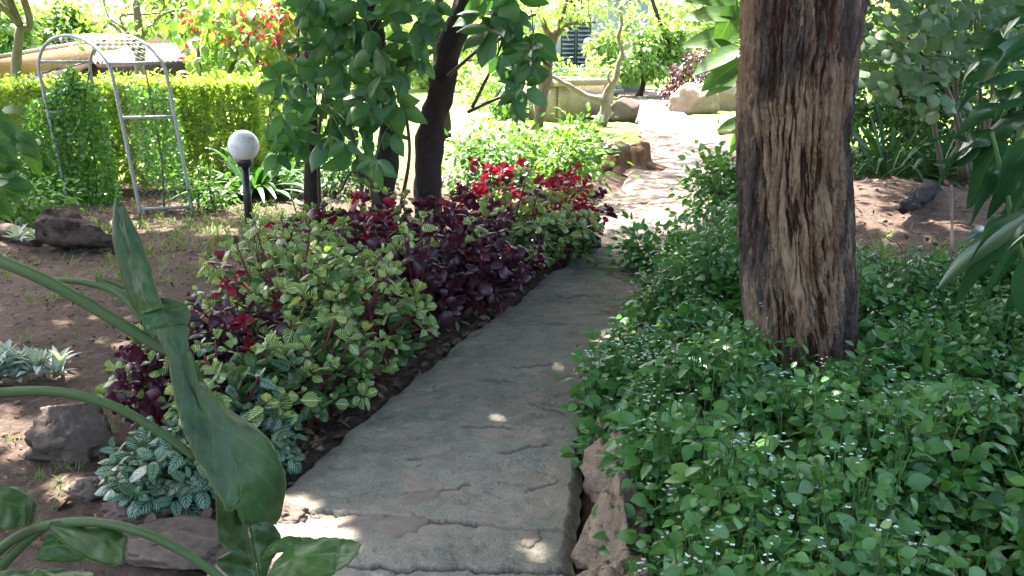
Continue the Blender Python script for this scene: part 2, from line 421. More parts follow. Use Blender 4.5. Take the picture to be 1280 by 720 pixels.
M['bark_green'] = rough_mat('mossy_bark', [(0.3, (0.10, 0.10, 0.05)), (0.7, (0.22, 0.21, 0.13))], 10, 6, 0.85, 0.6, 0.015)
M['log'] = rough_mat('weathered_log', [(0.36, (0.035, 0.024, 0.019)), (0.62, (0.16, 0.115, 0.09))], 12, 8, 0.9, 1.0, 0.03)
M['rock'] = rough_mat('brown_rock', [(0.3, (0.06, 0.045, 0.036)), (0.7, (0.15, 0.112, 0.09))], 5, 8, 0.9, 0.6, 0.02)
M['clod'] = rough_mat('soil_clod', [(0.3, (0.08, 0.05, 0.038)), (0.7, (0.2, 0.145, 0.115))], 9, 6, 0.95, 0.5, 0.006)
M['rock_pale'] = rough_mat('pale_rock', [(0.3, (0.17, 0.115, 0.075)), (0.7, (0.34, 0.27, 0.2))], 3, 8, 0.9, 0.7, 0.03)
M['rock_black'] = rough_mat('dark_rock', [(0.3, (0.012, 0.01, 0.009)), (0.7, (0.035, 0.028, 0.024))], 5, 8, 0.9, 0.7, 0.02)
M['rock_kerb'] = rough_mat('kerb_rock', [(0.28, (0.15, 0.095, 0.065)), (0.5, (0.27, 0.2, 0.145)), (0.72, (0.46, 0.34, 0.235))], 8, 8, 0.92, 1.0, 0.03, 45)
M['stump'] = rough_mat('stump_wood', [(0.3, (0.14, 0.075, 0.04)), (0.7, (0.32, 0.2, 0.12))], 12, 6, 0.85, 0.9, 0.02)
M['galv'] = rough_mat('galvanised_steel', [(0.3, (0.24, 0.25, 0.245)), (0.7, (0.46, 0.47, 0.465))], 45, 4, 0.5, 0.2, 0.002, None, None, 0.4, 0.5)
M['tank'] = rough_mat('stained_concrete', [(0.3, (0.17, 0.135, 0.085)), (0.7, (0.34, 0.29, 0.2))], 2.5, 7, 0.9, 0.5, 0.02)
M['fascia'] = rough_mat('brown_fascia', [(0.3, (0.24, 0.13, 0.06)), (0.7, (0.36, 0.21, 0.1))], 4, 5, 0.7, 0.3, 0.01)
M['soffit'] = rough_mat('dark_timber', [(0.3, (0.045, 0.03, 0.025)), (0.7, (0.08, 0.05, 0.04))], 6, 5, 0.8, 0.3, 0.01)
M['roof_pale'] = rough_mat('pale_roof', [(0.3, (0.5, 0.45, 0.36)), (0.7, (0.62, 0.57, 0.47))], 3, 5, 0.8, 0.3, 0.01)
M['roof_dark'] = rough_mat('grey_corrugated_iron', [(0.3, (0.05, 0.05, 0.055)), (0.7, (0.1, 0.1, 0.105))], 3, 5, 0.6, 0.2, 0.01)
M['post_wood'] = rough_mat('timber_post', [(0.3, (0.3, 0.22, 0.12)), (0.7, (0.42, 0.32, 0.19))], 6, 5, 0.8, 0.4, 0.01)
M['wall_grey'] = rough_mat('grey_wall', [(0.3, (0.25, 0.26, 0.28)), (0.7, (0.33, 0.34, 0.36))], 3, 5, 0.85, 0.2, 0.01)
M['louvre'] = rough_mat('louvre_glass', [(0.3, (0.16, 0.18, 0.2)), (0.7, (0.24, 0.26, 0.28))], 5, 3, 0.3, 0.05, 0.003, None, None, 0.3, 0.5)
M['frame_dark'] = rough_mat('dark_frame', [(0.3, (0.03, 0.035, 0.04)), (0.7, (0.05, 0.055, 0.06))], 6, 3, 0.5, 0.1, 0.003)
M['black_metal'] = rough_mat('black_paint', [(0.3, (0.012, 0.012, 0.013)), (0.7, (0.022, 0.022, 0.024))], 30, 4, 0.4, 0.1, 0.002, None, None, 0.4, 0.5)
def globe_mat():
    m, nt, b = new_mat('opal_globe')
    n = noise_n(nt, 12, 4)
    nt.links.new(ramp(nt, n, [(0.28, (0.55, 0.52, 0.47)), (0.42, (0.76, 0.75, 0.73)), (0.7, (0.82, 0.81, 0.81))]), b.inputs['Base Color'])
    b.inputs['Roughness'].default_value = 0.3
    b.inputs['Subsurface Weight'].default_value = 0.3; b.inputs['Subsurface Radius'].default_value = (0.05, 0.05, 0.05)
    return m
M['globe'] = globe_mat()

def ground_mat():
    m, nt, b = new_mat('soil_and_lawn')
    at = N(nt, 'ShaderNodeAttribute', attribute_name='tint')
    n1 = noise_n(nt, 1.3, 6, 0.6); n2 = noise_n(nt, 22, 8, 0.7); n3 = noise_n(nt, 120, 4, 0.6)
    soil = ramp(nt, n2, [(0.34, (0.032, 0.021, 0.016)), (0.5, (0.076, 0.053, 0.039)), (0.66, (0.155, 0.115, 0.087))])
    soil = mixc(nt, 0.35, soil, ramp(nt, n1, [(0.35, (0.052, 0.035, 0.026)), (0.65, (0.12, 0.092, 0.07))]))
    soil = mixc(nt, 0.3, soil, ramp(nt, n3, [(0.35, (0.05, 0.03, 0.025)), (0.6, (0.16, 0.1, 0.08)), (0.75, (0.32, 0.25, 0.2))]))
    lawn = ramp(nt, n2, [(0.3, (0.09, 0.15, 0.035)), (0.55, (0.15, 0.21, 0.05)), (0.75, (0.26, 0.26, 0.1))])
    gf = math_n(nt, 'ADD', at.outputs['Fac'], math_n(nt, 'MULTIPLY', math_n(nt, 'SUBTRACT', noise_n(nt, 3.0, 6, 0.7), 0.5), 1.3))
    gf = ramp(nt, gf, [(0.4, (0, 0, 0)), (0.6, (1, 1, 1))])
    nt.links.new(mixc(nt, gf, soil, lawn), b.inputs['Base Color'])
    b.inputs['Roughness'].default_value = 0.95; b.inputs['Specular IOR Level'].default_value = 0.15
    bump(nt, b, math_n(nt, 'ADD', n2, math_n(nt, 'MULTIPLY', n3, 0.4)), 0.9, 0.03)
    return m
M['ground'] = ground_mat()
def path_mat():
    m, nt, b = new_mat('old_concrete')
    n1 = noise_n(nt, 2.2, 8, 0.62); n2 = noise_n(nt, 13, 8, 0.68); n3 = noise_n(nt, 140, 4, 0.6)
    c = ramp(nt, n1, [(0.3, (0.13, 0.116, 0.085)), (0.5, (0.22, 0.196, 0.148)), (0.7, (0.31, 0.27, 0.208))])
    c = mixc(nt, 0.45, c, ramp(nt, n2, [(0.36, (0.075, 0.068, 0.05)), (0.5, (0.2, 0.18, 0.138)), (0.64, (0.34, 0.28, 0.21))]))
    c = mixc(nt, 0.3, c, ramp(nt, n3, [(0.36, (0.05, 0.048, 0.04)), (0.5, (0.19, 0.175, 0.145)), (0.66, (0.36, 0.33, 0.28))]))
    brown = ramp(nt, noise_n(nt, 4.5, 6, 0.65), [(0.53, (0, 0, 0)), (0.63, (1, 1, 1))])
    c = mixc(nt, math_n(nt, 'MULTIPLY', brown, 0.55), c, (0.29, 0.21, 0.155))
    at = N(nt, 'ShaderNodeAttribute', attribute_name='tint')
    c = mixc(nt, at.outputs['Fac'], c, (0.035, 0.03, 0.026))       # dirt packed in the cracks and moss along the edge
    nt.links.new(c, b.inputs['Base Color'])
    b.inputs['Roughness'].default_value = 0.88; b.inputs['Specular IOR Level'].default_value = 0.3
    bump(nt, b, math_n(nt, 'ADD', n2, math_n(nt, 'MULTIPLY', n3, 0.6)), 0.6, 0.015)
    return m
M['path'] = path_mat()
M['far_path'] = rough_mat('sandy_stone_path', [(0.32, (0.10, 0.078, 0.064)), (0.5, (0.165, 0.133, 0.112)), (0.68, (0.23, 0.192, 0.165))], 2.5, 8, 0.95, 0.8, 0.03, 22, [(0.34, (0.06, 0.042, 0.033)), (0.55, (0.17, 0.137, 0.115)), (0.7, (0.28, 0.24, 0.205))], 0.5)
M['flag'] = rough_mat('pinkish_flagstone', [(0.3, (0.09, 0.064, 0.052)), (0.7, (0.2, 0.158, 0.133))], 9, 8, 0.9, 0.5, 0.012)
M['embedded'] = rough_mat('reddish_path_stone', [(0.3, (0.14, 0.112, 0.088)), (0.7, (0.27, 0.215, 0.17))], 22, 8, 0.9, 0.6, 0.01)

def bark_mat():
    m, nt, b = new_mat('fissured_bark')
    at = N(nt, 'ShaderNodeAttribute', attribute_name='tint')     # 0 fissure .. 1 ridge plate
    tc = N(nt, 'ShaderNodeNewGeometry'); mp = N(nt, 'ShaderNodeMapping'); mp.inputs['Scale'].default_value = (1, 1, 0.22)
    nt.links.new(tc.outputs['Position'], mp.inputs['Vector'])
    nb = noise_n(nt, 16, 6, 0.65, mp.outputs[0], 0.3); nf = noise_n(nt, 70, 6, 0.7, mp.outputs[0]); nl = noise_n(nt, 4.2, 5, 0.6, mp.outputs[0], 0.4)
    plate = ramp(nt, nb, [(0.34, (0.045, 0.032, 0.028)), (0.45, (0.105, 0.08, 0.067)), (0.54, (0.18, 0.138, 0.112)), (0.61, (0.19, 0.095, 0.055)), (0.70, (0.33, 0.24, 0.175))])
    tan = ramp(nt, nb, [(0.36, (0.2, 0.095, 0.05)), (0.5, (0.34, 0.225, 0.14)), (0.64, (0.45, 0.325, 0.22))])
    lo = ramp(nt, nf, [(0.3, (0.035, 0.02, 0.015)), (0.55, (0.09, 0.045, 0.03)), (0.75, (0.2, 0.1, 0.058))])
    pe = ramp(nt, math_n(nt, 'ADD', nl, math_n(nt, 'MULTIPLY', math_n(nt, 'SUBTRACT', nb, 0.5), 0.5)), [(0.50, (0, 0, 0)), (0.56, (1, 1, 1))])
    c = mixc(nt, pe, plate, tan)
    c = mixc(nt, math_n(nt, 'MULTIPLY', nf, 0.35), c, (0.06, 0.05, 0.048))
    f = math_n(nt, 'ADD', at.outputs['Fac'], math_n(nt, 'MULTIPLY', math_n(nt, 'SUBTRACT', nf, 0.5), 0.35))
    c = mixc(nt, ramp(nt, f, [(0.16, (1, 1, 1)), (0.36, (0, 0, 0))]), c, lo)
    nt.links.new(c, b.inputs['Base Color']); b.inputs['Roughness'].default_value = 0.92; b.inputs['Specular IOR Level'].default_value = 0.2
    bump(nt, b, nf, 1.0, 0.02)
    return m
M['bark'] = bark_mat()

# ================================================================== THE SETTING
# world lines of the concrete path (x of its two edges for a given depth)
PL = np.array([[1.0, -0.95], [2.0, -0.95], [2.6, -0.92], [3.0, -0.83], [3.5, -0.68], [4.0, -0.52], [4.6, -0.33], [5.4, -0.04], [6.2, 0.24], [7.1, 0.62], [7.8, 0.85], [8.6, 1.1]])
PR = np.array([[1.0, 0.14], [2.0, 0.18], [2.6, 0.22], [3.0, 0.26], [3.5, 0.32], [4.0, 0.42], [4.6, 0.60], [5.4, 0.90], [6.2, 1.18], [7.1, 1.55], [7.8, 1.8], [8.6, 2.1]])
def pl(y): return np.interp(y, PL[:, 0], PL[:, 1])
def pr(y): return np.interp(y, PR[:, 0], PR[:, 1])
# far path edges traced from the photograph on the ground plane
FL = np.array([G(*p)[:2] for p in [(640, 312), (705, 288), (742, 255), (775, 236), (785, 215), (800, 190), (800, 165), (790, 140), (772, 122), (770, 112)]])
FR = np.array([G(*p)[:2] for p in [(900, 318), (905, 290), (908, 255), (915, 228), (918, 200), (905, 172), (880, 152), (858, 142), (850, 128), (842, 112)]])

def ground_z(x, y):
    x = np.asarray(x, float); y = np.asarray(y, float)
    z = 0.02 * fbm(x * 1.1, y * 1.1, 0, 3) + 0.016 * fbm(x * 6, y * 6, 3, 5, 0.6)
    bed = sstep(0.10, 0.35, x - pr(y)) * (1 - sstep(6.2, 7.2, y))
    z = z + 0.13 * bed
    z = z + 0.30 * np.exp(-(((x - 3.6) / 1.3) ** 2 + ((y - 8.7) / 1.5) ** 2))     # soil mound
    onp = sstep(-0.04, 0.03, x - pl(y)) * sstep(-0.04, 0.03, pr(y) - x) * (1 - sstep(7.6, 8.0, y))
    z = z * (1 - onp) - 0.05 * onp
    far = sstep(7.4, 8.0, y)
    lx = np.interp(y, FL[:, 1], FL[:, 0]); rx = np.interp(y, FR[:, 1], FR[:, 0])
    onf = far * sstep(-0.2, 0.1, x - lx) * sstep(-0.2, 0.1, rx - x) * (1 - sstep(38, 40, y))
    return z * (1 - onf) - 0.06 * onf
def stretch(a, b, step, far, g=1.18):
    mid = list(np.arange(a, b + 1e-6, step)); s = step; p = mid[-1]; out = []
    while p < far: s *= g; p += s; out.append(p)
    s = step; p = mid[0]; lo = []
    while p > -far: s *= g; p -= s; lo.append(p)
    return np.array(lo[::-1] + mid + out)
gx = stretch(-5.5, 5.5, 0.04, 400); gy = stretch(1.0, 12.0, 0.04, 400)
X, Y = np.meshgrid(gx, gy, indexing='xy')
Z = ground_z(X, Y)
lawn = sstep(10, 14, Y + 0.15 * np.abs(X)) * 0.95
lawn = np.maximum(lawn, 0.42 * np.exp(-(((X + 2.4) / 1.0) ** 2 + ((Y - 8.3) / 1.3) ** 2)))
lawn = np.where((X > 1.8) & (Y < 14), 0.05, lawn)
mb = MB().add(np.stack([X, Y, Z], -1).reshape(-1, 3), grid_quads(len(gy), len(gx)), tint=lawn.ravel())
structure('ground', mb, M['ground'])

# ---- concrete path, cast in pieces parted by ragged cracks
S_cr1 = lambda t: 2.77 + 0.05 * np.sin(t * 4.2 + 0.6) + 0.022 * fbm(t * 6, 0, 3, 6, 0.62)
S_cr2 = lambda t: 2.52 + 0.03 * np.sin(t * 3 + 2) + 0.022 * fbm(t * 6, 4, 7, 6, 0.62)
ny, nx = 900, 190
ys = np.linspace(1.0, 7.75, ny); ts = np.linspace(0, 1, nx)
YY, TT = np.meshgrid(ys, ts, indexing='ij')
ej = 0.035 * fbm(YY * 3, 0, 5, 4)
XX = (pl(YY) + ej) * (1 - TT) + (pr(YY) - 0.02 + 0.03 * fbm(YY * 4, 3, 9, 3)) * TT
ZZ = 0.035 + 0.012 * fbm(XX * 2.2, YY * 2.2, 1, 3) + 0.003 * fbm(XX * 9, YY * 9, 2, 4)
# broken-out flakes: plateaus of different level
fl = fbm(XX * 1.7 + 4, YY * 3.4, 8, 6, 0.6); ZZ -= 0.005 * sstep(0.14, 0.17, fl) + 0.004 * sstep(0.34, 0.37, fl)
fl2 = fbm(XX * 3.5 + 14, YY * 7, 3, 5, 0.6); ZZ -= 0.005 * sstep(0.34, 0.36, fl2)
crk = np.zeros_like(YY)
wob = 0.006 * fbm(XX * 30, 2, 4, 3)
for fn, dep, wd in ((S_cr1, 0.025, 0.0055), (S_cr2, 0.025, 0.006)):
    d = YY - fn(TT * 1.1) - wob
    lim = sstep(0.1, 0.2, TT) * (1 - 0.6 * sstep(0.7, 0.72, TT)) if fn is S_cr1 else 1.0
    g = np.exp(-(d / wd) ** 2) * lim
    crk = np.maximum(crk, g); ZZ -= dep * g; ZZ -= 0.010 * (1 - sstep(-0.012, 0.004, d)) * lim
for cx, cy, L, an in ((-0.33, 3.25, 0.09, 0.3), (-0.1, 3.55, 0.13, -0.1), (0.05, 3.32, 0.12, 0.25), (-0.2, 3.02, 0.07, 0.5), (0.12, 3.02, 0.08, 0.45), (0.1, 4.3, 0.12, 0.1), (0.2, 5.0, 0.12, 0.0), (0.15, 3.75, 0.1, -0.4), (-0.05, 4.1, 0.1, -0.2), (0.4, 5.6, 0.14, 0.1)):
    u = (XX - cx) * math.cos(an) + (YY - cy) * math.sin(an); w = -(XX - cx) * math.sin(an) + (YY - cy) * math.cos(an) - 0.03 * fbm(XX * 14, cy, 0, 3)
    g = np.exp(-(w / 0.006) ** 2) * (1 - sstep(L * 0.7, L, np.abs(u)))
    crk = np.maximum(crk, 0.8 * g); ZZ -= 0.012 * g; ZZ += 0.006 * sstep(0, 0.002, w) * np.exp(-(w / 0.05) ** 2) * (1 - sstep(L * 0.7, L, np.abs(u)))
edge = 1 - sstep(0, 0.035, TT); edge2 = sstep(0.96, 1, TT)
ZZ = ZZ - 0.05 * edge - 0.04 * edge2
moss = 0.55 * np.clip((1 - sstep(0.0, 0.13, TT + 0.05 * fbm(YY * 5, TT * 3, 1, 3))), 0, 1) * (0.7 + 0.5 * fbm(YY * 6, XX * 6, 0, 3))
dirt = np.clip(np.maximum(crk, moss), 0, 1)
structure('concrete_path', MB().add(np.stack([XX, YY, ZZ], -1).reshape(-1, 3), grid_quads(ny, nx)[:, ::-1], tint=dirt.ravel()), M['path'])
PATH = bpy.data.objects['concrete_path']

def slab(c, rx, ry, h, seed, n=14, ang=0.0, tilt=0.0):
    """thin irregular stone plate"""
    rg = np.random.default_rng(seed); th = np.arange(n) / n * 2 * np.pi
    r = 1 + rg.uniform(-0.22, 0.22, n); px = np.cos(th) * r * rx; py = np.sin(th) * r * ry
    ca, sa = math.cos(ang), math.sin(ang)
    ring = np.stack([px * ca - py * sa, px * sa + py * ca], 1)
    V = []; 
    for k, (f, z) in enumerate(((1.0, 0.0), (0.96, h * 0.8), (0.85, h), (0.45, h * (1.02)))):
        zz = z + tilt * ring[:, 0] * f + (0.25 * h * fbm(ring[:, 0] * 9 + seed, ring[:, 1] * 9, 0, 2) if k > 1 else 0)
        V.append(np.column_stack([ring * f + np.array(c[:2]), zz + c[2]]))
    V = np.vstack(V + [[[c[0], c[1], c[2] + h]]])
    Q = []; T = []
    for k in range(3):
        for j in range(n): Q.append([k * n + j, k * n + (j + 1) % n, (k + 1) * n + (j + 1) % n, (k + 1) * n + j])
    for j in range(n): T.append([3 * n + j, 3 * n + (j + 1) % n, 4 * n])
    return dict(V=V, quads=Q, tris=T)
for k, (px, py, rx, ry) in enumerate([(460, 652, 0.075, 0.05), (500, 655, 0.07, 0.055), (525, 622, 0.06, 0.03), (690, 625, 0.05, 0.03), (664, 672, 0.04, 0.022), (695, 568, 0.035, 0.045), (550, 482, 0.06, 0.035), (640, 405, 0.07, 0.03), (690, 470, 0.06, 0.03), (545, 570, 0.07, 0.035)]):
    c = G(px, py, 0.03)
    part('stone', MB().add(**slab((c[0], c[1], 0.010), rx * 1.35, ry * 1.3, 0.0195 + 0.002 * (k % 3), 40 + k, n=22, ang=0.3 * k)), M['embedded'], PATH, smooth=False)

# ---- far sandy path with flat stones
ny, nx = 260, 60
q = np.linspace(0, 1, ny); Lp = smooth_pts(FL, ny); Rp = smooth_pts(FR, ny)
u = np.linspace(0, 1, nx)[None, :, None]
P = Lp[:, None] * (1 - u) + Rp[:, None] * u
wig = 0.09 * fbm(P[..., 1] * 2, u[..., 0] * 3, 2, 3)
PX = P[..., 0] + wig * (1 - 2 * np.abs(u[..., 0] - 0.5)) * 0 + wig; PY = P[..., 1]
PZ = 0.02 + 0.03 * fbm(PX * 1.3, PY * 1.1, 1, 4) + 0.02 * sstep(0.05, 0.1, fbm(PX * 1.4, PY * 1.4, 7, 3))
ee = np.minimum(u[..., 0], 1 - u[..., 0]); PZ = PZ - 0.06 * (1 - sstep(0, 0.06, ee))
structure('stone_path', MB().add(np.stack([PX, PY, PZ], -1).reshape(-1, 3), grid_quads(ny, nx)[:, ::-1]), M['far_path'])
FARP = bpy.data.objects['stone_path']
k = 0
for py in [300, 282, 268, 255, 243, 231, 220, 210, 200, 190, 180, 172, 164]:
    y0 = G(640, py)[1]
    lx, rx = np.interp(y0, Lp[:, 1], Lp[:, 0]) + 0.15, np.interp(y0, Rp[:, 1], Rp[:, 0]) - 0.15
    n = max(2, int((rx - lx) / 0.62))
    for j in range(n):
        if random.random() < 0.25: continue
        cx = lx + (j + 0.5 + random.uniform(-.2, .2)) * (rx - lx) / n
        k += 1
        part('flagstone', MB().add(**slab((cx, y0 + random.uniform(-.1, .1), 0.012), random.uniform(.2, .32), random.uniform(.14, .24) * (1 + 0.02 * y0), 0.02, 90 + k, ang=random.uniform(0, 3), tilt=random.uniform(-.03, .03))), M['flag'], FARP)

# ================================================================== TREES
def bark_trunk(c0, c1, r0, r1, nz, na, seed, amp=0.03, bend=None, flare=0.0):
    """closely modelled fissured trunk; returns MB args with ridge value"""
    t = np.linspace(0, 1, nz); th = np.arange(na) / na * 2 * np.pi
    ctr = smooth_pts(bend if bend is not None else [c0, c1], nz) if bend is not None else np.outer(1 - t, c0) + np.outer(t, c1)
    rr = r0 * (1 - t) + r1 * t + flare * np.exp(-t * 14)
    A, B = np.meshgrid(t, th, indexing='ij')
    Zc = ctr[:, 2][:, None] * np.ones(na)
    cx, cy = np.cos(B), np.sin(B)
    Bw = B + 0.10 * fbm(cx * 1.6, cy * 1.6, Zc * 1.3 + seed, 3) + 0.035 * fbm(cx * 6, cy * 6, Zc * 7, 3)
    bx, by = np.cos(Bw), np.sin(Bw)
    f1 = pn(bx * 6.5 + seed, by * 6.5, Zc * 1.5) + 0.22 * fbm(bx * 14, by * 14, Zc * 6, 3)
    f2 = pn(bx * 10 + seed, by * 10, Zc * 2.6 + 9) + 0.25 * fbm(bx * 25, by * 25, Zc * 9, 2)
    fis = np.maximum((1 - np.clip(np.abs(f1) * 5.5, 0, 1)), 0.7 * (1 - np.clip(np.abs(f2) * 5.0, 0, 1)))   # 1 in the fissures
    pl_ = fbm(bx * 8 + 3, by * 8 + seed, Zc * 3.4, 5, 0.62)                                              # layered flaky plates
    ter = sum(sstep(q, q + 0.035, pl_) for q in (-0.42, -0.22, -0.05, 0.14, 0.36)) / 5
    h = 0.25 + 0.75 * ter - 0.46 * fis + 0.12 * fbm(bx * 30, by * 30, Zc * 14 + seed, 3)
    lump = 0.06 * fbm(cx * 1.3 + seed, cy * 1.3, Zc * 1.6, 2) - 0.05 * np.exp(-((Zc - 1.05) / 0.45) ** 2)
    step = 0.0
    rad = rr[:, None] * (1 + lump) + amp * (h - 0.5) * 1.35
    V = np.stack([ctr[:, 0][:, None] + rad * cx, ctr[:, 1][:, None] + rad * cy, Zc], -1).reshape(-1, 3)
    i = np.arange(nz - 1)[:, None] * na; j = np.arange(na)[None]; j2 = (j + 1) % na
    Q = np.stack([i + j, i + j2, i + na + j2, i + na + j], -1).reshape(-1, 4)
    return dict(V=V, quads=Q, tint=np.clip(h, 0, 1).ravel())

CAN_T = leaf(0.5, 0.8, 1.0, 0.2, 0.2, 3, 3)
SM_T = leaf(0.55, 0.85, 1.0, 0.2, 0.2, 4, 3)
# openings cut through the crowns along sun rays, placing sun flecks on chosen spots
GAPS = [(G(*p[:2], p[3] if len(p) > 3 else 0.0), p[2]) for p in [(380, 668, .13), (402, 655, .06), (362, 692, .10), (432, 692, .05), (372, 640, .05), (700, 466, .06), (690, 705, .05), (60, 566, .12), (18, 530, .15), (90, 612, .07), (40, 545, .08), (185, 283, .28), (230, 260, .25), (150, 432, .10), (120, 300, .12), (260, 330, .08), (275, 292, .16), (300, 262, .2), (1092, 268, .2, .2), (1080, 248, .15, .2), (1150, 276, .10, .15), (1120, 300, .08, .1), (1205, 290, .08, .1), (640, 520, .05), (610, 590, .05), (665, 400, .07), (720, 345, .12), (350, 250, .2), (80, 470, .06)]]
GAPS += [(AT(345, 455, 3.9), .06), (AT(395, 305, 4.6), .10), (AT(300, 470, 3.5), .05), (AT(650, 205, 6.9), .28), (AT(600, 215, 6.6), .14), (AT(470, 250, 6.2), .08), (AT(560, 320, 5.2), .05), (AT(690, 260, 6.5), .12), (AT(800, 420, 4.2), .09), (AT(890, 470, 3.4), .07), (AT(820, 540, 2.9), .06), (AT(960, 600, 2.7), .05), (AT(1150, 470, 3.5), .06), (AT(760, 380, 4.8), .12), (AT(1060, 550, 2.9), .05), (AT(860, 350, 5.2), .10), (AT(520, 130, 6.9), .08), (AT(600, 60, 7.0), .12)]
_SUN = np.array(TO_SUN)
def in_gap(p):
    m = np.zeros(len(p), bool)
    for g, r in GAPS:
        q = p - g; t = q @ _SUN; d = np.linalg.norm(q - t[:, None] * _SUN, axis=1)
        m |= (d < r + 0.06) & (t > 1.6)
    return m
def crown(mb, c, rad, nclump, nleaf, size, clump_r=0.5, tpl=None, hollow=0.5, down=0.4):
    c = np.array(c, float); rad = np.array(rad, float)
    d = rdirs(nclump); r = RNG.uniform(hollow, 1.0, nclump) ** 0.7
    cc = c + d * r[:, None] * rad
    cr = clump_r * RNG.uniform(0.6, 1.25, nclump)
    for k in range(nclump):
        n = int(nleaf * RNG.uniform(0.6, 1.4))
        o = RNG.normal(size=(n, 3)) * 0.5 * np.array([1, 1, 0.7]) * cr[k]
        p = cc[k] + o
        ok = ~in_gap(p); p = p[ok]; o = o[ok]; n = len(p)
        if n == 0: continue
        dd = o / (cr[k] + 1e-9) + (p - c) / rad * 0.5 + RNG.normal(size=(n, 3)) * 0.5; dd[:, 2] -= down
        up = np.array([0, 0, 1.0]) + RNG.normal(size=(n, 3)) * 0.45
        scatter(mb, tpl or CAN_T, p, frames(dd, up), size * RNG.uniform(0.7, 1.3, n), (RNG.random(n) * 0.6 + RNG.random() * 0.4))
    return cc
def limbs(root, base, targets, r0, mat, name='limb', n=10, wob=0.15, sides=7):
    for tgt in targets:
        tgt = np.array(tgt, float); base_ = np.array(base, float)
        P = np.linspace(0, 1, 5)[:, None] * (tgt - base_) + base_
        P[1:4] += RNG.normal(size=(3, 3)) * wob; P[2, 2] += 0.1 * np.linalg.norm(tgt - base_)
        P = smooth_pts(P, n)
        part(name, MB().add(**tube(P, np.linspace(r0, r0 * 0.25, n), sides, rough=0.3)), mat, root)

# ---- the big fissured trunk in the right-hand bed
mt_base = np.array([1.2, 3.72, 0.0])
mt = thing('rough_barked_tree', 'thick tree trunk with deep reddish grey fissured bark standing in the leafy bed', 'tree', mt_base)
b0 = G(1000, 470, 0.10); Yt = b0[1]
bend = [[b0[0] + 0.02, Yt, -0.1], AT(1004, 440, Yt), AT(995, 300, Yt), AT(992, 170, Yt), AT(1005, 0, Yt), [AT(1003, 0, Yt)[0] + 0.08, Yt + 0.05, 2.6], [AT(1003, 0, Yt)[0] + 0.22, Yt + 0.2, 3.4]]
mt.location = (b0[0], Yt, 0.1)
part('trunk', MB().add(**bark_trunk(None, None, 0.245, 0.225, 900, 520, 3.0, 0.029, bend, 0.06)), M['bark'], mt)
top = np.array(bend[-1])
mb = MB(); cc = crown(mb, (1.2, 5.2, 5.6), (3.4, 2.8, 1.4), 135, 210, 0.17, 0.75)
limbs(mt, top - [0, 0, 0.1], [(-0.3, 5.0, 5.4), (1.2, 6.2, 5.8), (3.0, 4.6, 5.6), (2.5, 6.3, 5.2), (0.6, 4.0, 5.9)], 0.12, M['bark_dark'])
part('crown', mb, M['canopy'], mt, kind='stuff')

# ---- three dark trunks under the climbing vine
VT = [  # base px, depth, points (px,py), radii
    ('vine_clad_tree', 'slim straight dark trunk behind the globe lamp with vine leaves hanging round it', 8.0, [(391, 262), (389, 180), (388, 90), (386, 10)], 0.062, (-3.4, 8.6, 5.2), (2.2, 2.2, 1.3)),
    ('vine_clad_tree', 'dark crooked trunk half hidden in vine leaves between the two other vine trees', 7.5, [(472, 262), (482, 210), (486, 150), (470, 60), (462, 0)], 0.10, (-1.8, 7.4, 4.6), (2.0, 1.9, 1.1)),
    ('vine_clad_tree', 'leaning blackish trunk with a pale split behind the red leaved plants', 7.9, [(534, 238), (536, 190), (548, 120), (566, 50), (582, -10)], 0.125, (-0.4, 8.6, 5.5), (2.4, 2.0, 1.3)),
]
for nm, lab, Yd, pts, r0, cc0, cr0 in VT:
    P = [AT(x, y, Yd) for x, y in pts]
    P[0][2] = -0.05
    root = thing(nm, lab, 'tree', (P[0][0], P[0][1], 0), 'trees carrying the vine')
    P.append(P[-1] + (P[-1] - P[-2]) * 1.2 + np.array([0, 0, 0.7])); P.append(np.array(cc0) - [0, 0, 0.4])
    Ps = smooth_pts(P, 60)
    part('trunk', MB().add(**tube(Ps, np.linspace(r0, r0 * 0.6, 60), 16, rough=0.35)), M['bark_dark'], root)
    limbs(root, Ps[-14], [np.array(cc0) + rdirs(1)[0] * np.array(cr0) * 0.8 for _ in range(4)], r0 * 0.5, M['bark_dark'])
    mb = MB(); crown(mb, cc0, cr0, 80, 190, 0.16, 0.7)
    part('crown', mb, M['canopy'], root, kind='stuff')

def simple_tree(name, label, base, pts, r0, cpos, crad, ncl, nl, size, mat, bark, group=None, clr=0.6, nlimb=4, down=0.4, cat='tree'):
    root = thing(name, label, cat, (base[0], base[1], 0), group)
    P = smooth_pts([np.array([base[0], base[1], -0.05])] + [np.array(p, float) for p in pts] + [np.array(cpos, float)], 30)
    part('trunk', MB().add(**tube(P, np.linspace(r0, r0 * 0.35, 30), 10, rough=0.3)), bark, root)
    limbs(root, P[16], [np.array(cpos) + rdirs(1)[0] * np.array(crad) * 0.85 for _ in range(nlimb)], r0 * 0.45, bark, 'limb')
    mb = MB(); crown(mb, cpos, crad, ncl, nl, size, clr, down=down)
    part('crown', mb, mat, root, kind='stuff')
    return root
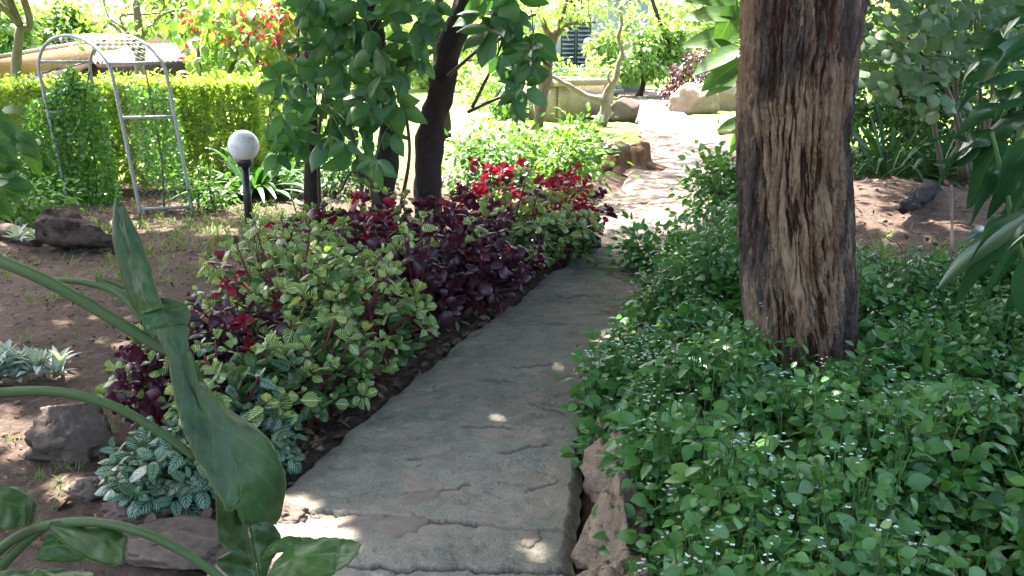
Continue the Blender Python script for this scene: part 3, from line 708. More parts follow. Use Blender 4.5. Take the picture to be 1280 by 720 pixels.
# shade trees, mostly with trunks outside the picture; some added only for their shade
simple_tree('shade_tree', 'tall shade tree beyond the glossy plant at the edge of the bed', (6.4, 9.5), [(6.3, 9.4, 2.0)], 0.2, (4.6, 9.8, 5.4), (3.0, 3.2, 1.6), 130, 190, 0.18, M['canopy'], M['bark_dark'], clr=0.8)
simple_tree('shade_tree', 'spreading unseen tree added behind the start of the concrete path to shade the near plants', (-2.4, -1.6), [(-2.3, -1.5, 2.2)], 0.2, (-0.6, 0.2, 4.6), (3.6, 2.0, 0.9), 62, 130, 0.19, M['canopy'], M['bark_dark'], clr=0.8)  # unseen tree added behind the camera to darken the near plants
simple_tree('shade_tree', 'tall tree added behind the dark thicket and soil mound to cut the sun', (6.6, 15.0), [(6.5, 15.0, 2.4)], 0.2, (3.9, 14.6, 5.6), (2.6, 2.6, 1.4), 100, 180, 0.18, M['canopy'], M['bark_dark'], clr=0.8)  # added so its crown keeps sun off the right-hand thicket
simple_tree('mossy_tree', 'slim mossy green trunk standing beside the brown roof behind the hedge', AT(20, 118, 11.5)[:2], [AT(22, 100, 11.5), AT(24, 40, 11.5), AT(30, 0, 11.5)], 0.075, (-6.0, 10.2, 4.9), (2.3, 2.0, 1.2), 52, 170, 0.16, M['canopy'], M['bark_green'], clr=0.7)
simple_tree('overhanging_tree', 'tall leafy tree leaning over the bare soil beside the elephant ear', (-5.6, 4.2), [(-5.4, 4.4, 2.0)], 0.17, (-3.5, 5.0, 5.2), (2.7, 2.7, 1.2), 95, 180, 0.17, M['canopy'], M['bark_dark'], clr=0.7)  # tree out of view, crown moved in to shade the low front leaves

simple_tree('dapple_tree', 'airy tree added behind the leaning vine trunk to dapple the stone path', AT(556, 100, 16.0)[:2], [(-1.15, 16.0, 2.6)], 0.10, (0.4, 15.6, 6.2), (2.4, 4.2, 1.0), 42, 130, 0.16, M['canopy'], M['bark_dark'], clr=0.6)  # added with its trunk hidden, to throw dapples on the far path
# ================================================================== VINE
VINE_T = [leaf(w_, 0.78, 0.85, 0.3, d, 8, 5, wv_, 0.06, cu_) for w_, d, wv_, cu_ in ((0.55, 0.15, 0.03, 0.3), (0.5, 0.4, 0.02, 0.6), (0.58, 0.6, 0.035, 0.4), (0.48, -0.15, 0.03, -0.3), (0.55, 0.3, 0.04, 0.8))]
VINE_M = [tpl_mesh('vine_leaf', t, M['vine']) for t in VINE_T]
def in_poly(pts, poly):
    x, y = pts[:, 0], pts[:, 1]; c = np.zeros(len(pts), bool); poly = np.array(poly, float); j = len(poly) - 1
    for i in range(len(poly)):
        xi, yi = poly[i]; xj, yj = poly[j]
        c ^= ((yi > y) != (yj > y)) & (x < (xj - xi) * (y - yi) / (yj - yi + 1e-12) + xi); j = i
    return c
def sample_poly(poly, n):
    poly = np.array(poly, float); out = np.zeros((0, 2))
    while len(out) < n:
        p = RNG.uniform(poly.min(0), poly.max(0), (n * 3, 2)); out = np.vstack([out, p[in_poly(p, poly)]])
    return out[:n]
def poly_px_far(poly, n, dmin):
    """spread-out samples in a pixel outline"""
    pts = sample_poly(poly, n * 12); keep = []
    for p in pts:
        if all((p[0] - k[0]) ** 2 + (p[1] - k[1]) ** 2 > dmin * dmin for k in keep): keep.append(p)
        if len(keep) >= n: break
    return np.array(keep)
def vine(label, poly, depth, n, dmin, Lf, anchor, mesh_list=VINE_M):
    base = np.array(anchor, float)
    root = thing('climbing_vine', label, 'vine', (base[0], base[1], 0), 'vine on the dark trunks')
    px = poly_px_far(poly, n, dmin)
    pos, rot, sc = [], [], []
    for k, p in enumerate(px):
        Yd = depth + RNG.uniform(-0.35, 0.35)
        c = AT(p[0], p[1], Yd)
        ax = np.array([RNG.normal() * 0.5, -0.9 + RNG.normal() * 0.3, 0.15 + RNG.normal() * 0.3]); ax /= np.linalg.norm(ax)
        nl = random.choice([3, 4, 5, 5]); L = Lf * RNG.uniform(0.75, 1.25)
        side = np.cross(ax, [0, 0, 1.0]); side /= np.linalg.norm(side); upv = np.cross(side, ax)
        for i in range(nl):
            a = (i - (nl - 1) / 2) * R(52) + RNG.normal() * 0.18
            # fan of leaflets hanging from the leaf stalk's end
            d = -upv * math.cos(a) + side * math.sin(a) + ax * RNG.uniform(-0.1, 0.8) + RNG.normal(size=3) * 0.12
            pos.append(c + d * 0.01); rot.append(frames(d[None], (ax + 0.4 * upv + RNG.normal(size=3) * 0.4)[None])[0])
            sc.append(L * (1 - 0.22 * abs(i - (nl - 1) / 2) / 2) * RNG.uniform(0.75, 1.15))
        if k % 2 == 0:
            e = c + np.array([RNG.normal() * 0.1, 0.25, RNG.uniform(0.05, 0.3)])
            part('leaf_stalk', MB().add(**tube(smooth_pts([c, (c + e) / 2 + [0, 0, 0.05], e], 6), 0.004, 4, cap=False)), M['stem_green'], root)
    pos, rot, sc = np.array(pos), np.array(rot), np.array(sc)
    m = min(300, len(pos))
    leaf_objects(mesh_list, pos[:m], rot[:m], sc[:m], root)
    if len(pos) > m:
        mb = MB(); scatter(mb, VINE_T[1], pos[m:], rot[m:], sc[m:]); part('foliage', mb, M['vine'], root, kind='stuff')
    return root
v1 = vine('vine with big dull green leaves draped round the slim dark trunk', [(338, 150), (350, 90), (376, 40), (384, -10), (430, -10), (428, 40), (425, 110), (405, 130), (380, 130), (376, 175), (345, 192)], 7.3, 34, 15, 0.22, (*AT(391, 250, 7.7)[:2], 0))
v2 = vine('vine with palmate dark green leaves filling the gap between the crooked and leaning trunks', [(435, -10), (545, -10), (535, 50), (515, 100), (515, 125), (508, 140), (500, 180), (480, 205), (465, 212), (440, 195), (405, 175), (425, 110)], 6.9, 38, 17, 0.225, (*AT(480, 250, 7.2)[:2], 0))
vx = None
v3 = vine('vine shoots with drooping leaves hanging beyond the leaning trunk towards the stone path', [(600, -10), (645, -10), (668, 50), (662, 100), (650, 125), (636, 130), (628, 90), (616, 40), (600, 20), (605, -5), (640, 10)], 7.1, 20, 16, 0.24, (*AT(545, 240, 7.5)[:2], 0))
for root, lines in ((v2, [[(455, 262, 7.2), (447, 200, 7.1), (430, 120, 7.0), (425, 40, 7.1), (420, -20, 7.2)], [(500, 262, 7.2), (512, 190, 7.0), (505, 100, 7.0), (530, 30, 7.2), (540, -20, 7.3)], [(475, 260, 7.2), (462, 225, 7.15), (440, 215, 7.1), (425, 240, 7.3)]]),
                    (v3, [[(560, 95, 7.3), (600, 60, 7.2), (640, 30, 7.2), (670, 18, 7.3)], [(585, 140, 7.4), (610, 128, 7.3), (640, 115, 7.2), (655, 100, 7.2)], [(590, 135, 7.3), (625, 60, 7.3), (640, -10, 7.3)]]),
                    (v1, [[(400, 262, 7.9), (398, 180, 7.6), (405, 90, 7.5), (395, -20, 7.6)], [(381, 250, 7.85), (383, 150, 7.7), (372, 70, 7.5), (380, -20, 7.5)]])):
    for ln in lines:
        P = smooth_pts([AT(*p) for p in ln], 24)
        part('vine_stem', MB().add(**tube(P, np.linspace(0.016, 0.008, 24), 6, rough=0.2)), M['stem_brown'], root)

# ================================================================== BORDER BUSHES
IR_T = [leaf(0.8, 0.95, 0.62, 0.35, d, 6, 5, 0.02, 0.12, cu) for d, cu in ((0.15, 0.55), (0.4, 0.8), (-0.1, -0.5), (0.6, 0.5), (-0.2, -0.7))]
PI_T = [leaf(0.6, 0.85, 0.75, 0.2, d, 5, 5, 0.015, 0.1, 0.2) for d in (0.2, 0.4, 0.6)]
IM = {k: [tpl_mesh(k + '_leaf', t, M[k]) for t in (PI_T if k == 'pilea' else IR_T)] for k in ('var', 'purple', 'red', 'pilea')}
def bush(label, x, y, r, h, kind, ns=44, size=0.075, mixk=None, mixf=0.0, inner=240, name=None, cat='plant', group='leafy border plants beside the path', dirx=0.0):
    z0 = float(ground_z(x, y))
    root = thing(name or {'var': 'variegated_bloodleaf', 'purple': 'purple_bloodleaf', 'red': 'red_bloodleaf', 'pilea': 'silver_striped_plant'}[kind], label, cat, (x, y, z0), group)
    c = np.array([x, y, z0])
    # sprig positions over a lumpy dome
    d = rdirs(ns * 3); d[:, 2] = np.abs(d[:, 2]) * 1.0 - 0.12
    d /= np.linalg.norm(d, axis=1)[:, None]
    keep = []
    for q in d:
        if all(np.dot(q, k) < math.cos(0.24) for k in keep): keep.append(q)
        if len(keep) >= ns: break
    d = np.array(keep); ns = len(d)
    lump = 1 + 0.36 * pn(d[:, 0] * 2.6 + x * 3, d[:, 1] * 2.6 + y * 3, d[:, 2] * 2.6) + RNG.normal(size=ns) * 0.10
    S = c + np.stack([d[:, 0] * r, d[:, 1] * r, h * 0.42 + d[:, 2] * h * 0.58], 1) * lump[:, None]
    S[:, 2] = np.maximum(S[:, 2], z0 + 0.06)
    by = {k: ([], [], []) for k in ('var', 'purple', 'red', 'pilea')}
    smat = M['stem_red'] if kind != 'pilea' else M['stem_green']
    for i in range(ns):
        ax = d[i] * 0.8 + np.array([0, 0, 0.8]) + RNG.normal(size=3) * 0.2; ax /= np.linalg.norm(ax)
        s1 = np.cross(ax, [0.1, 0.2, 1.0]); s1 /= np.linalg.norm(s1); s2 = np.cross(ax, s1)
        kk = mixk if (mixk and random.random() < mixf) else kind
        nl = random.randint(4, 8); a0 = random.random() * 6
        for j in range(nl):
            a = a0 + j * 2.4; lo = j / nl                       # young leaves on top, older ones spread lower
            d2 = (math.cos(a) * s1 + math.sin(a) * s2) * (0.45 + 0.65 * lo) + ax * (0.85 - 0.95 * lo) + RNG.normal(size=3) * 0.12
            p = S[i] - ax * (0.055 * lo)
            by[kk][0].append(p); by[kk][1].append(frames(d2[None], (ax + RNG.normal(size=3) * 0.4)[None])[0]); by[kk][2].append(size * (0.55 + 0.7 * lo) * RNG.uniform(0.65, 1.3))
        if i % 2 == 0:
            b = c + np.array([RNG.normal() * r * 0.18, RNG.normal() * r * 0.18, 0])
            mid = b * 0.45 + S[i] * 0.55 + np.array([0, 0, 0.08 * h])
            part('stem', MB().add(**tube(smooth_pts([b, mid, S[i]], 7), np.linspace(0.009, 0.004, 7), 5, cap=False)), smat, root)
    for kk, (p, ro, s) in by.items():
        if p: leaf_objects(IM[kk], np.array(p), np.array(ro), np.array(s), root)
    # half hidden leaves within the bush, darker green in the cream veined kind
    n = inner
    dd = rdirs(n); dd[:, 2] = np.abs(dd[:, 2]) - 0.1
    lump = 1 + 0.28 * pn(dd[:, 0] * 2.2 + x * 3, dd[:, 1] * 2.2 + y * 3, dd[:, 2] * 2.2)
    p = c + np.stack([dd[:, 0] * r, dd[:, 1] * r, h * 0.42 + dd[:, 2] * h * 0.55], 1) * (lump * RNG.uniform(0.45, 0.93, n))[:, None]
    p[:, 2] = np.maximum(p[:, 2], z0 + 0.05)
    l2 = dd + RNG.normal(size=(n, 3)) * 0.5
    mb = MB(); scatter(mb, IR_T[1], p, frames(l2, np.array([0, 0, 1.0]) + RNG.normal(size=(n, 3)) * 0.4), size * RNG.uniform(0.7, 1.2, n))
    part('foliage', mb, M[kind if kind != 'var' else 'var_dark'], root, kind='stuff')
    return root
BUSHES = [
 # label, x, y, r, h, kind, ns, size, mix, mixf
 ('low plant with silver striped dark leaves beside the broad flat stone', -1.2, 3.0, 0.2, 0.24, 'pilea', 34, 0.08, None, 0),
 ('silver striped plant tucked behind the folded elephant ear leaf', -0.98, 3.2, 0.18, 0.24, 'pilea', 30, 0.075, None, 0),
 ('cream veined bush behind the silver striped plants', -1.1, 3.42, 0.25, 0.42, 'var', 38, 0.075, 'pilea', 0.2),
 ('dark purple bush mixed with cream veined leaves beside the dark boulder', -1.42, 3.62, 0.24, 0.4, 'purple', 40, 0.072, 'var', 0.25),
 ('cream veined plant with a red tipped sprig above the dark boulder', -1.5, 3.95, 0.22, 0.38, 'var', 34, 0.07, 'purple', 0.35),
 ('purple leaved bush with bright red shoots inside the cream veined front bushes', -1.2, 3.92, 0.28, 0.52, 'purple', 42, 0.065, 'red', 0.2),
 ('small cream veined bush leaning on the concrete path edge', -0.86, 3.72, 0.28, 0.46, 'var', 42, 0.07, None, 0),
 ('large cream veined green bush with yellow tops overhanging the path', -0.72, 4.22, 0.34, 0.60, 'var', 48, 0.072, None, 0),
 ('round cream veined bush with a white topped sprig', -1.02, 4.32, 0.34, 0.68, 'var', 48, 0.07, 'purple', 0.05),
 ('cream veined bush growing on the bare soil side of the border', -1.28, 4.62, 0.32, 0.62, 'var', 48, 0.07, 'purple', 0.12),
 ('cream veined bush with dark red leaves peeping through its top', -1.05, 4.92, 0.32, 0.58, 'var', 46, 0.07, 'purple', 0.25),
 ('loose cream veined bush at the back of the border towards the globe lamp', -1.18, 5.3, 0.28, 0.52, 'var', 40, 0.07, 'purple', 0.08),
 ('blackish purple bush next to the large yellow topped bush', -0.52, 4.95, 0.32, 0.62, 'purple', 40, 0.085, 'var', 0.12),
 ('glossy dark purple bush hanging over the path edge', -0.22, 5.35, 0.34, 0.62, 'purple', 40, 0.085, 'var', 0.08),
 ('tall dark purple bush in the middle of the border', -0.72, 5.5, 0.34, 0.58, 'purple', 46, 0.08, 'red', 0.08),
 ('purple bush with crimson leaves below the crooked vine trunk', -1.12, 5.85, 0.34, 0.52, 'purple', 44, 0.08, 'red', 0.25),
 ('purple and cream bush with one scarlet spray below the slim vine trunk', -1.42, 6.1, 0.28, 0.48, 'var', 40, 0.07, 'red', 0.35),
 ('pale green cream veined bush below the leaning vine trunk', -0.85, 6.3, 0.30, 0.56, 'var', 40, 0.07, 'purple', 0.15),
 ('purple bush with wine red tops in front of the leaning trunk', -0.35, 6.05, 0.32, 0.56, 'purple', 42, 0.08, 'red', 0.3),
 ('cream veined bush between the purple bushes and the crimson one', 0.02, 6.15, 0.32, 0.62, 'var', 44, 0.075, 'purple', 0.05),
 ('small cream veined bush above the black kerb stone', 0.36, 6.55, 0.28, 0.48, 'var', 40, 0.07, None, 0),
 ('bushy cream veined plant under the crimson crown', 0.05, 6.6, 0.28, 0.56, 'var', 40, 0.07, 'red', 0.1),
 ('magenta leaved bush with lit upright shoots', -0.15, 6.75, 0.24, 0.64, 'red', 44, 0.085, None, 0),
 ('tall crimson leaved bush with bare twiggy base by the stone path', 0.34, 7.0, 0.36, 0.66, 'red', 62, 0.088, 'purple', 0.12),
]
for b in BUSHES:
    bush(b[0], b[1], b[2], b[3], b[4], b[5], b[6], b[7] * 0.9, b[8], b[9])

# dead leaves under the border
mb = MB()
n = 900
yy = RNG.uniform(2.6, 7.0, n); xx = pl(yy) - np.abs(RNG.normal(size=n)) * 0.28 + 0.02
p = np.stack([xx, yy, ground_z(xx, yy) + RNG.uniform(0.01, 0.035, n)], 1)
dd = rdirs(n); dd[:, 2] *= 0.35
scatter(mb, leaf(0.55, 0.85, 0.8, 0.5, -0.25, 4, 3), p, frames(dd, np.array([0, 0, 1.0]) + RNG.normal(size=(n, 3)) * 0.4), RNG.uniform(0.03, 0.075, n))
n = 1700
xx = RNG.uniform(-4.5, -0.9, n); yy = RNG.uniform(2.4, 9, n)
p = np.stack([xx, yy, ground_z(xx, yy) + 0.012], 1)
dd = rdirs(n); dd[:, 2] *= 0.25
scatter(mb, leaf(0.55, 0.85, 0.8, 0.5, -0.25, 4, 3), p, frames(dd, np.array([0, 0, 1.0]) + RNG.normal(size=(n, 3)) * 0.25), RNG.uniform(0.02, 0.05, n))
n = 420
xx = RNG.uniform(2.0, 5.2, n); yy = RNG.uniform(6.2, 10.5, n)
p = np.stack([xx, yy, ground_z(xx, yy) + 0.014], 1); dd = rdirs(n); dd[:, 2] *= 0.3
scatter(mb, leaf(0.5, 0.85, 0.8, 0.5, -0.25, 4, 3), p, frames(dd, np.array([0, 0, 1.0]) + RNG.normal(size=(n, 3)) * 0.35), RNG.uniform(0.03, 0.09, n))
n = 60
yy = RNG.uniform(2.4, 7.0, n); xx = pl(yy) + RNG.random(n) ** 2 * 1.0
p = np.stack([xx, yy, np.full(n, 0.05)], 1); dd = rdirs(n); dd[:, 2] *= 0.15
scatter(mb, leaf(0.4, 0.85, 0.8, 0.5, -0.2, 4, 3), p, frames(dd, np.tile([0, 0, 1.0], (n, 1))), RNG.uniform(0.012, 0.03, n))
lit = link('leaf_litter', mb.mesh('leaf_litter', M['litter']), None, 'dry brown fallen leaves scattered under the border and over the soil', 'leaf litter', None, 'stuff')

# clods and pebbles
mb = MB()
for k in range(4):
    bl_ = blob((0, 0, 0), (1, 0.8, 0.6), 70 + k, 0.4, 1.5, 5, facet=1.0); n = 420
    xx = np.concatenate([RNG.uniform(-4.5, -1.0, n), RNG.uniform(2.2, 4.6, 130)]); yy = np.concatenate([RNG.uniform(2.3, 9.3, n), RNG.uniform(6.3, 9.8, 130)])
    ok = xx < pl(yy) - 0.02; ok |= xx > 2.0; xx, yy = xx[ok], yy[ok]; n = len(xx)
    p = np.stack([xx, yy, ground_z(xx, yy) + 0.003], 1); d = rdirs(n); d[:, 2] *= 0.2
    scatter(mb, (bl_['V'], bl_['quads'], np.array(bl_['tris']), np.zeros((len(bl_['V']), 2))), p, frames(d, np.tile([0, 0, 1.0], (n, 1))), 0.004 + 0.018 * RNG.random(n) ** 4)
link('soil_pebbles', mb.mesh('soil_pebbles', M['clod']), None, 'small clods and pebbles strewn over the bare reddish soil', 'pebbles', None, 'stuff')
# grass tufts over the soil
BLADE = leaf(0.09, 0.6, 0.8, 0.2, 0.35, 4, 3)
mb = MB()
def tufts(mb, pts, nb, L, sp=0.35):
    for q in pts:
        n = random.randint(*nb); d = RNG.normal(size=(n, 3)) * sp; d[:, 2] = 0.8
        p = q + np.column_stack([RNG.normal(size=(n, 2)) * 0.015, np.zeros(n)])
        scatter(mb, BLADE, p, frames(d, -d * [1, 1, 0] + [0.01, 0, 0.6]), L * RNG.uniform(0.5, 1.2, n))
def gpts(cx, cy, sx, sy, n):
    x = cx + RNG.normal(size=n) * sx; y = cy + RNG.normal(size=n) * sy
    return np.stack([x, y, ground_z(x, y)], 1)
tufts(mb, gpts(-2.5, 8.2, 0.9, 0.9, 420), (5, 10), 0.09)
tufts(mb, gpts(-2.1, 7.0, 0.5, 0.8, 120), (5, 10), 0.09)
tufts(mb, gpts(-3.0, 5.5, 1.0, 1.6, 160), (4, 8), 0.05)
tufts(mb, gpts(-1.75, 3.2, 0.25, 0.4, 50), (4, 8), 0.05)
tufts(mb, gpts(0.95, 7.75, 0.35, 0.12, 90), (6, 12), 0.10, 0.5)
tufts(mb, gpts(2.6, 6.0, 0.6, 0.6, 60), (5, 9), 0.18, 0.6)
link('grass', mb.mesh('grass', M['grass']), None, 'thin tufts of short grass growing through the reddish soil', 'grass', None, 'stuff')

# ================================================================== RIGHT-HAND BED: ground cover
COV_T = [leaf(0.62, 0.82, 0.85, 0.22, d, 5, 3, 0.0, 0.1) for d in (0.1, 0.3)]
def cover_patch(name, label, xy, hfun, per, size, mat, flowers=0, cat='ground cover'):
    mb = MB(); st = MB(); n = len(xy)
    gz = ground_z(xy[:, 0], xy[:, 1]); H = hfun(xy[:, 0], xy[:, 1])
    P, D, U, S, Tn = [], [], [], [], []
    for i in range(n):
        base = np.array([xy[i, 0], xy[i, 1], gz[i]]); lean = RNG.normal(size=2) * 0.12
        tip = base + np.array([lean[0], lean[1], 1]) * H[i] * RNG.uniform(0.75, 1.1)
        st.add(**tube(np.array([base, (base + tip) / 2 + [lean[0] * .02, 0, 0], tip]), [0.0035, 0.003, 0.002], 3, cap=False))
        tt = RNG.random()
        a0 = random.random() * 6
        for lv in range(per):
            f = 1 - lv * 0.17
            if f < 0.25: break
            node = base + (tip - base) * f
            a = a0 + lv * math.pi / 2
            for sg in (0, math.pi):
                d = np.array([math.cos(a + sg), math.sin(a + sg), RNG.uniform(-0.6, 0.5)]) + RNG.normal(size=3) * 0.25
                rr = RNG.uniform(0.015, 0.05)
                P.append(node + d * rr); D.append(d); U.append(np.array([0, -0.1, 1.0]) + RNG.normal(size=3) * 0.5)
                S.append(size * (0.62 if lv == 0 else 1.0) * RNG.uniform(0.5, 1.45)); Tn.append((tt * 0.5 + RNG.random() * 0.5))
    P, D, U, S, Tn = map(np.array, (P, D, U, S, Tn))
    h = len(P) // 2; F = frames(D, U)
    scatter(mb, COV_T[0], P[:h], F[:h], S[:h], Tn[:h]); scatter(mb, COV_T[1], P[h:], F[h:], S[h:], Tn[h:])
    o = link(name, mb.mesh(name, mat), None, label, cat, None, 'stuff')
    part('stems', st, M['stem_green'], o, kind='stuff')
    if flowers:
        fm = MB(); wt = np.exp(-np.maximum(xy[:, 0] - pr(xy[:, 1]) - 0.2, 0) / 0.7) + 0.06; idx = RNG.choice(n, flowers, p=wt / wt.sum())
        pet = leaf(0.6, 0.9, 0.6, 0.2, 0.1, 3, 3); q = []
        for i in idx:
            tip = np.array([xy[i, 0], xy[i, 1], gz[i] + H[i] * 1.08]) + RNG.normal(size=3) * [0.02, 0.02, 0.01]
            for _ in range(random.randint(2, 6)): q.append(tip + RNG.normal(size=3) * [0.022, 0.022, 0.012])
        q = np.array(q)
        for k in range(4):
            a = k * math.pi / 2 + RNG.random(len(q))
            d = np.stack([np.cos(a), np.sin(a), np.full(len(q), 0.3)], 1)
            scatter(fm, pet, q, frames(d, np.tile([0, 0, 1.0], (len(q), 1))), RNG.uniform(0.005, 0.009, len(q)))
        part('flowers', fm, M['flower_white'], o, kind='stuff', label='tiny white flowers')
    return o
def bed_points(n):
    out = np.zeros((0, 2))
    while len(out) < n:
        y = RNG.uniform(1.9, 6.6, n * 2); x = RNG.uniform(0.2, 4.2, n * 2)
        ok = (x > pr(y) - 0.03 + 0.17 * (y < 3.2)) & (x < 0.62 * y + 0.8) & (np.hypot(x - b0[0], y - Yt) > 0.24)
        ok &= ~((x > 1.7) & (y > 5.3 - 0.25 * (x - 1.7)))
        ok &= pn(x * 5, y * 5, 3.3) + 0.18 * RNG.normal(size=len(x)) > -0.12
        out = np.vstack([out, np.stack([x, y], 1)[ok]])
    return out[:n]
def cov_h(x, y):
    return np.clip(0.21 + 0.12 * fbm(x * 1.5, y * 1.5, 2, 3) + 0.26 * pn(x * 3.2, y * 3.2, 5) + 0.05 * sstep(0.1, 0.5, x - pr(y)) + 0.14 * sstep(3.9, 5.4, y) * (x < 1.9) - 0.12 * np.exp(-(((x - b0[0]) / 0.35) ** 2 + ((y - Yt + 0.4) / 0.4) ** 2)), 0.07, 0.6)
cover_patch('ground_cover', 'dense green leafy ground cover with tiny white flowers round the thick trunk', bed_points(5500), cov_h, 5, 0.058, M['cover'], 320)

# kerb stones between the path and the bed
KS = [(2.15, 0.24, 0.20, 0.30, 0.17), (2.62, 0.30, 0.19, 0.27, 0.17), (3.02, 0.335, 0.15, 0.20, 0.16), (3.36, 0.37, 0.13, 0.20, 0.13), (3.75, 0.44, 0.12, 0.2, 0.11), (4.15, 0.55, 0.12, 0.2, 0.11), (4.6, 0.7, 0.12, 0.22, 0.11), (5.05, 0.86, 0.12, 0.22, 0.1)]
KL = ['big ragged tan kerb stone at the near end of the leafy bed', 'cracked pale kerb stone holding back the leafy bed', 'weathered kerb stone beside the dark hole in the path edge', 'kerb stone half covered by leaves beyond the dark hole', 'small kerb stone under the overhanging leaves', 'kerb stone under the leaves opposite the cream veined bush', 'kerb stone under the leaves opposite the purple bushes', 'last kerb stone where the path bends away']
for k, (yy, xx, rx, ry, rz) in enumerate(KS):
    single('kerb_stone', MB().add(**blob((xx + 0.03, yy, 0.05), (rx * 0.62, ry * 0.88, rz), 20 + k, 0.42, 2.6, 36, facet=1.0)), M['rock_kerb'], KL[k], 'stone', (xx, yy, 0.0), 'stones edging the bed')

# ================================================================== RIGHT BACK: shrubs, mound, strap leaves
def leafy_shrub(name, label, c, rad, n, size, mat, tpl=SM_T, cat='shrub', group=None, nst=6, stem=None, clumps=None, clr=0.25, up=0.0):
    """bush of single small leaves on several stems"""
    c = np.array(c, float); rad = np.array(rad, float); z0 = float(ground_z(c[0], c[1]))
    root = thing(name, label, cat, (c[0], c[1], z0), group)
    mb = MB(); ncl = clumps or max(6, int(n / 55))
    cc = crown(mb, c, rad, ncl, n // ncl, size, clr, tpl, 0.35, 0.25 - up)
    part('crown', mb, mat, root, kind='stuff')
    for i in range(nst):
        b = np.array([c[0] + RNG.normal() * 0.08, c[1] + RNG.normal() * 0.08, z0 - 0.02]); e = cc[i % len(cc)]
        part('stem', MB().add(**tube(smooth_pts([b, b * 0.5 + e * 0.5 + [0, 0, 0.1], e], 8), np.linspace(0.014, 0.005, 8), 5, cap=False)), stem or M['stem_brown'], root)
    return root
def px_shrub(name, label, px, pybase, pytop, wpx, n, size, mat, Y=None, dy=0.8, **kw):
    b = G(px, pybase) if Y is None else np.array([AT(px, pybase, Y)[0], Y, 0])
    Yd = b[1]; top = AT(px, pytop, Yd)[2]; w = wpx / FPX * Yd / math.cos(PITCH)
    return leafy_shrub(name, label, (b[0], Yd, top * 0.52), (w / 2, w / 2 * dy, top * 0.5), n, size, mat, **kw)
px_shrub('bed_shrub', 'leafy green bush between the thick trunk and the sandy stone path', 900, 298, 198, 84, 1500, 0.07, M['cover'], tpl=COV_T[0])
px_shrub('bed_shrub', 'low leafy bush spilling over the bend of the concrete path', 830, 345, 300, 90, 600, 0.07, M['cover'], tpl=COV_T[0])

# round grey-green shrub
RND_T = [leaf(0.9, 0.95, 0.55, 0.1, d, 5, 5, 0.02, 0.12, 0.15) for d in (0.1, 0.3)]
RND_M = [tpl_mesh('round_leaf', t, M['round']) for t in RND_T]
rb = AT(1185, 230, 9.0)
rs = thing('round_leaved_shrub', 'tall shrub with round grey green leaves arching over the shaded soil mound', 'shrub', (rb[0], 9.0, 0.15))
px = np.vstack([poly_px_far([(1075, 30), (1110, 0), (1200, -10), (1280, -10), (1290, 60), (1250, 80), (1225, 60), (1180, 90), (1190, 130), (1170, 140), (1150, 110), (1120, 120), (1085, 95), (1100, 60), (1075, 60)], 70, 11)])
pos, rot, sc = [], [], []
for p in px:
    c = AT(p[0], p[1], 8.6 + RNG.uniform(-0.5, 0.5))
    for j in range(4):
        d = np.array([RNG.normal() * 0.8, -0.35 + RNG.normal() * 0.3, -0.35 + RNG.normal() * 0.35])
        pos.append(c + d * 0.05 + RNG.normal(size=3) * 0.03); rot.append(frames(d[None], np.array([[RNG.normal() * .4, -0.7, 0.8]]))[0]); sc.append(RNG.uniform(0.09, 0.165))
leaf_objects(RND_M, np.array(pos), np.array(rot), np.array(sc), rs)
for pts in ([(1200, 225), (1196, 130), (1192, 60), (1185, -15)], [(1215, 225), (1200, 150), (1170, 90), (1120, 30)], [(1225, 225), (1240, 120), (1245, 40), (1260, -15)], [(1180, 225), (1165, 140), (1150, 60), (1155, -15)], [(1235, 225), (1228, 150), (1222, 70), (1215, -15)], [(1210, 225), (1187, 120), (1150, 70), (1095, 50)]):
    P = smooth_pts([AT(x, y, 9.0 + 0.2 * random.random()) for x, y in pts], 20)
    part('stem', MB().add(**tube(P, np.linspace(0.028, 0.012, 20), 7, rough=0.3)), M['stem_brown'], rs)
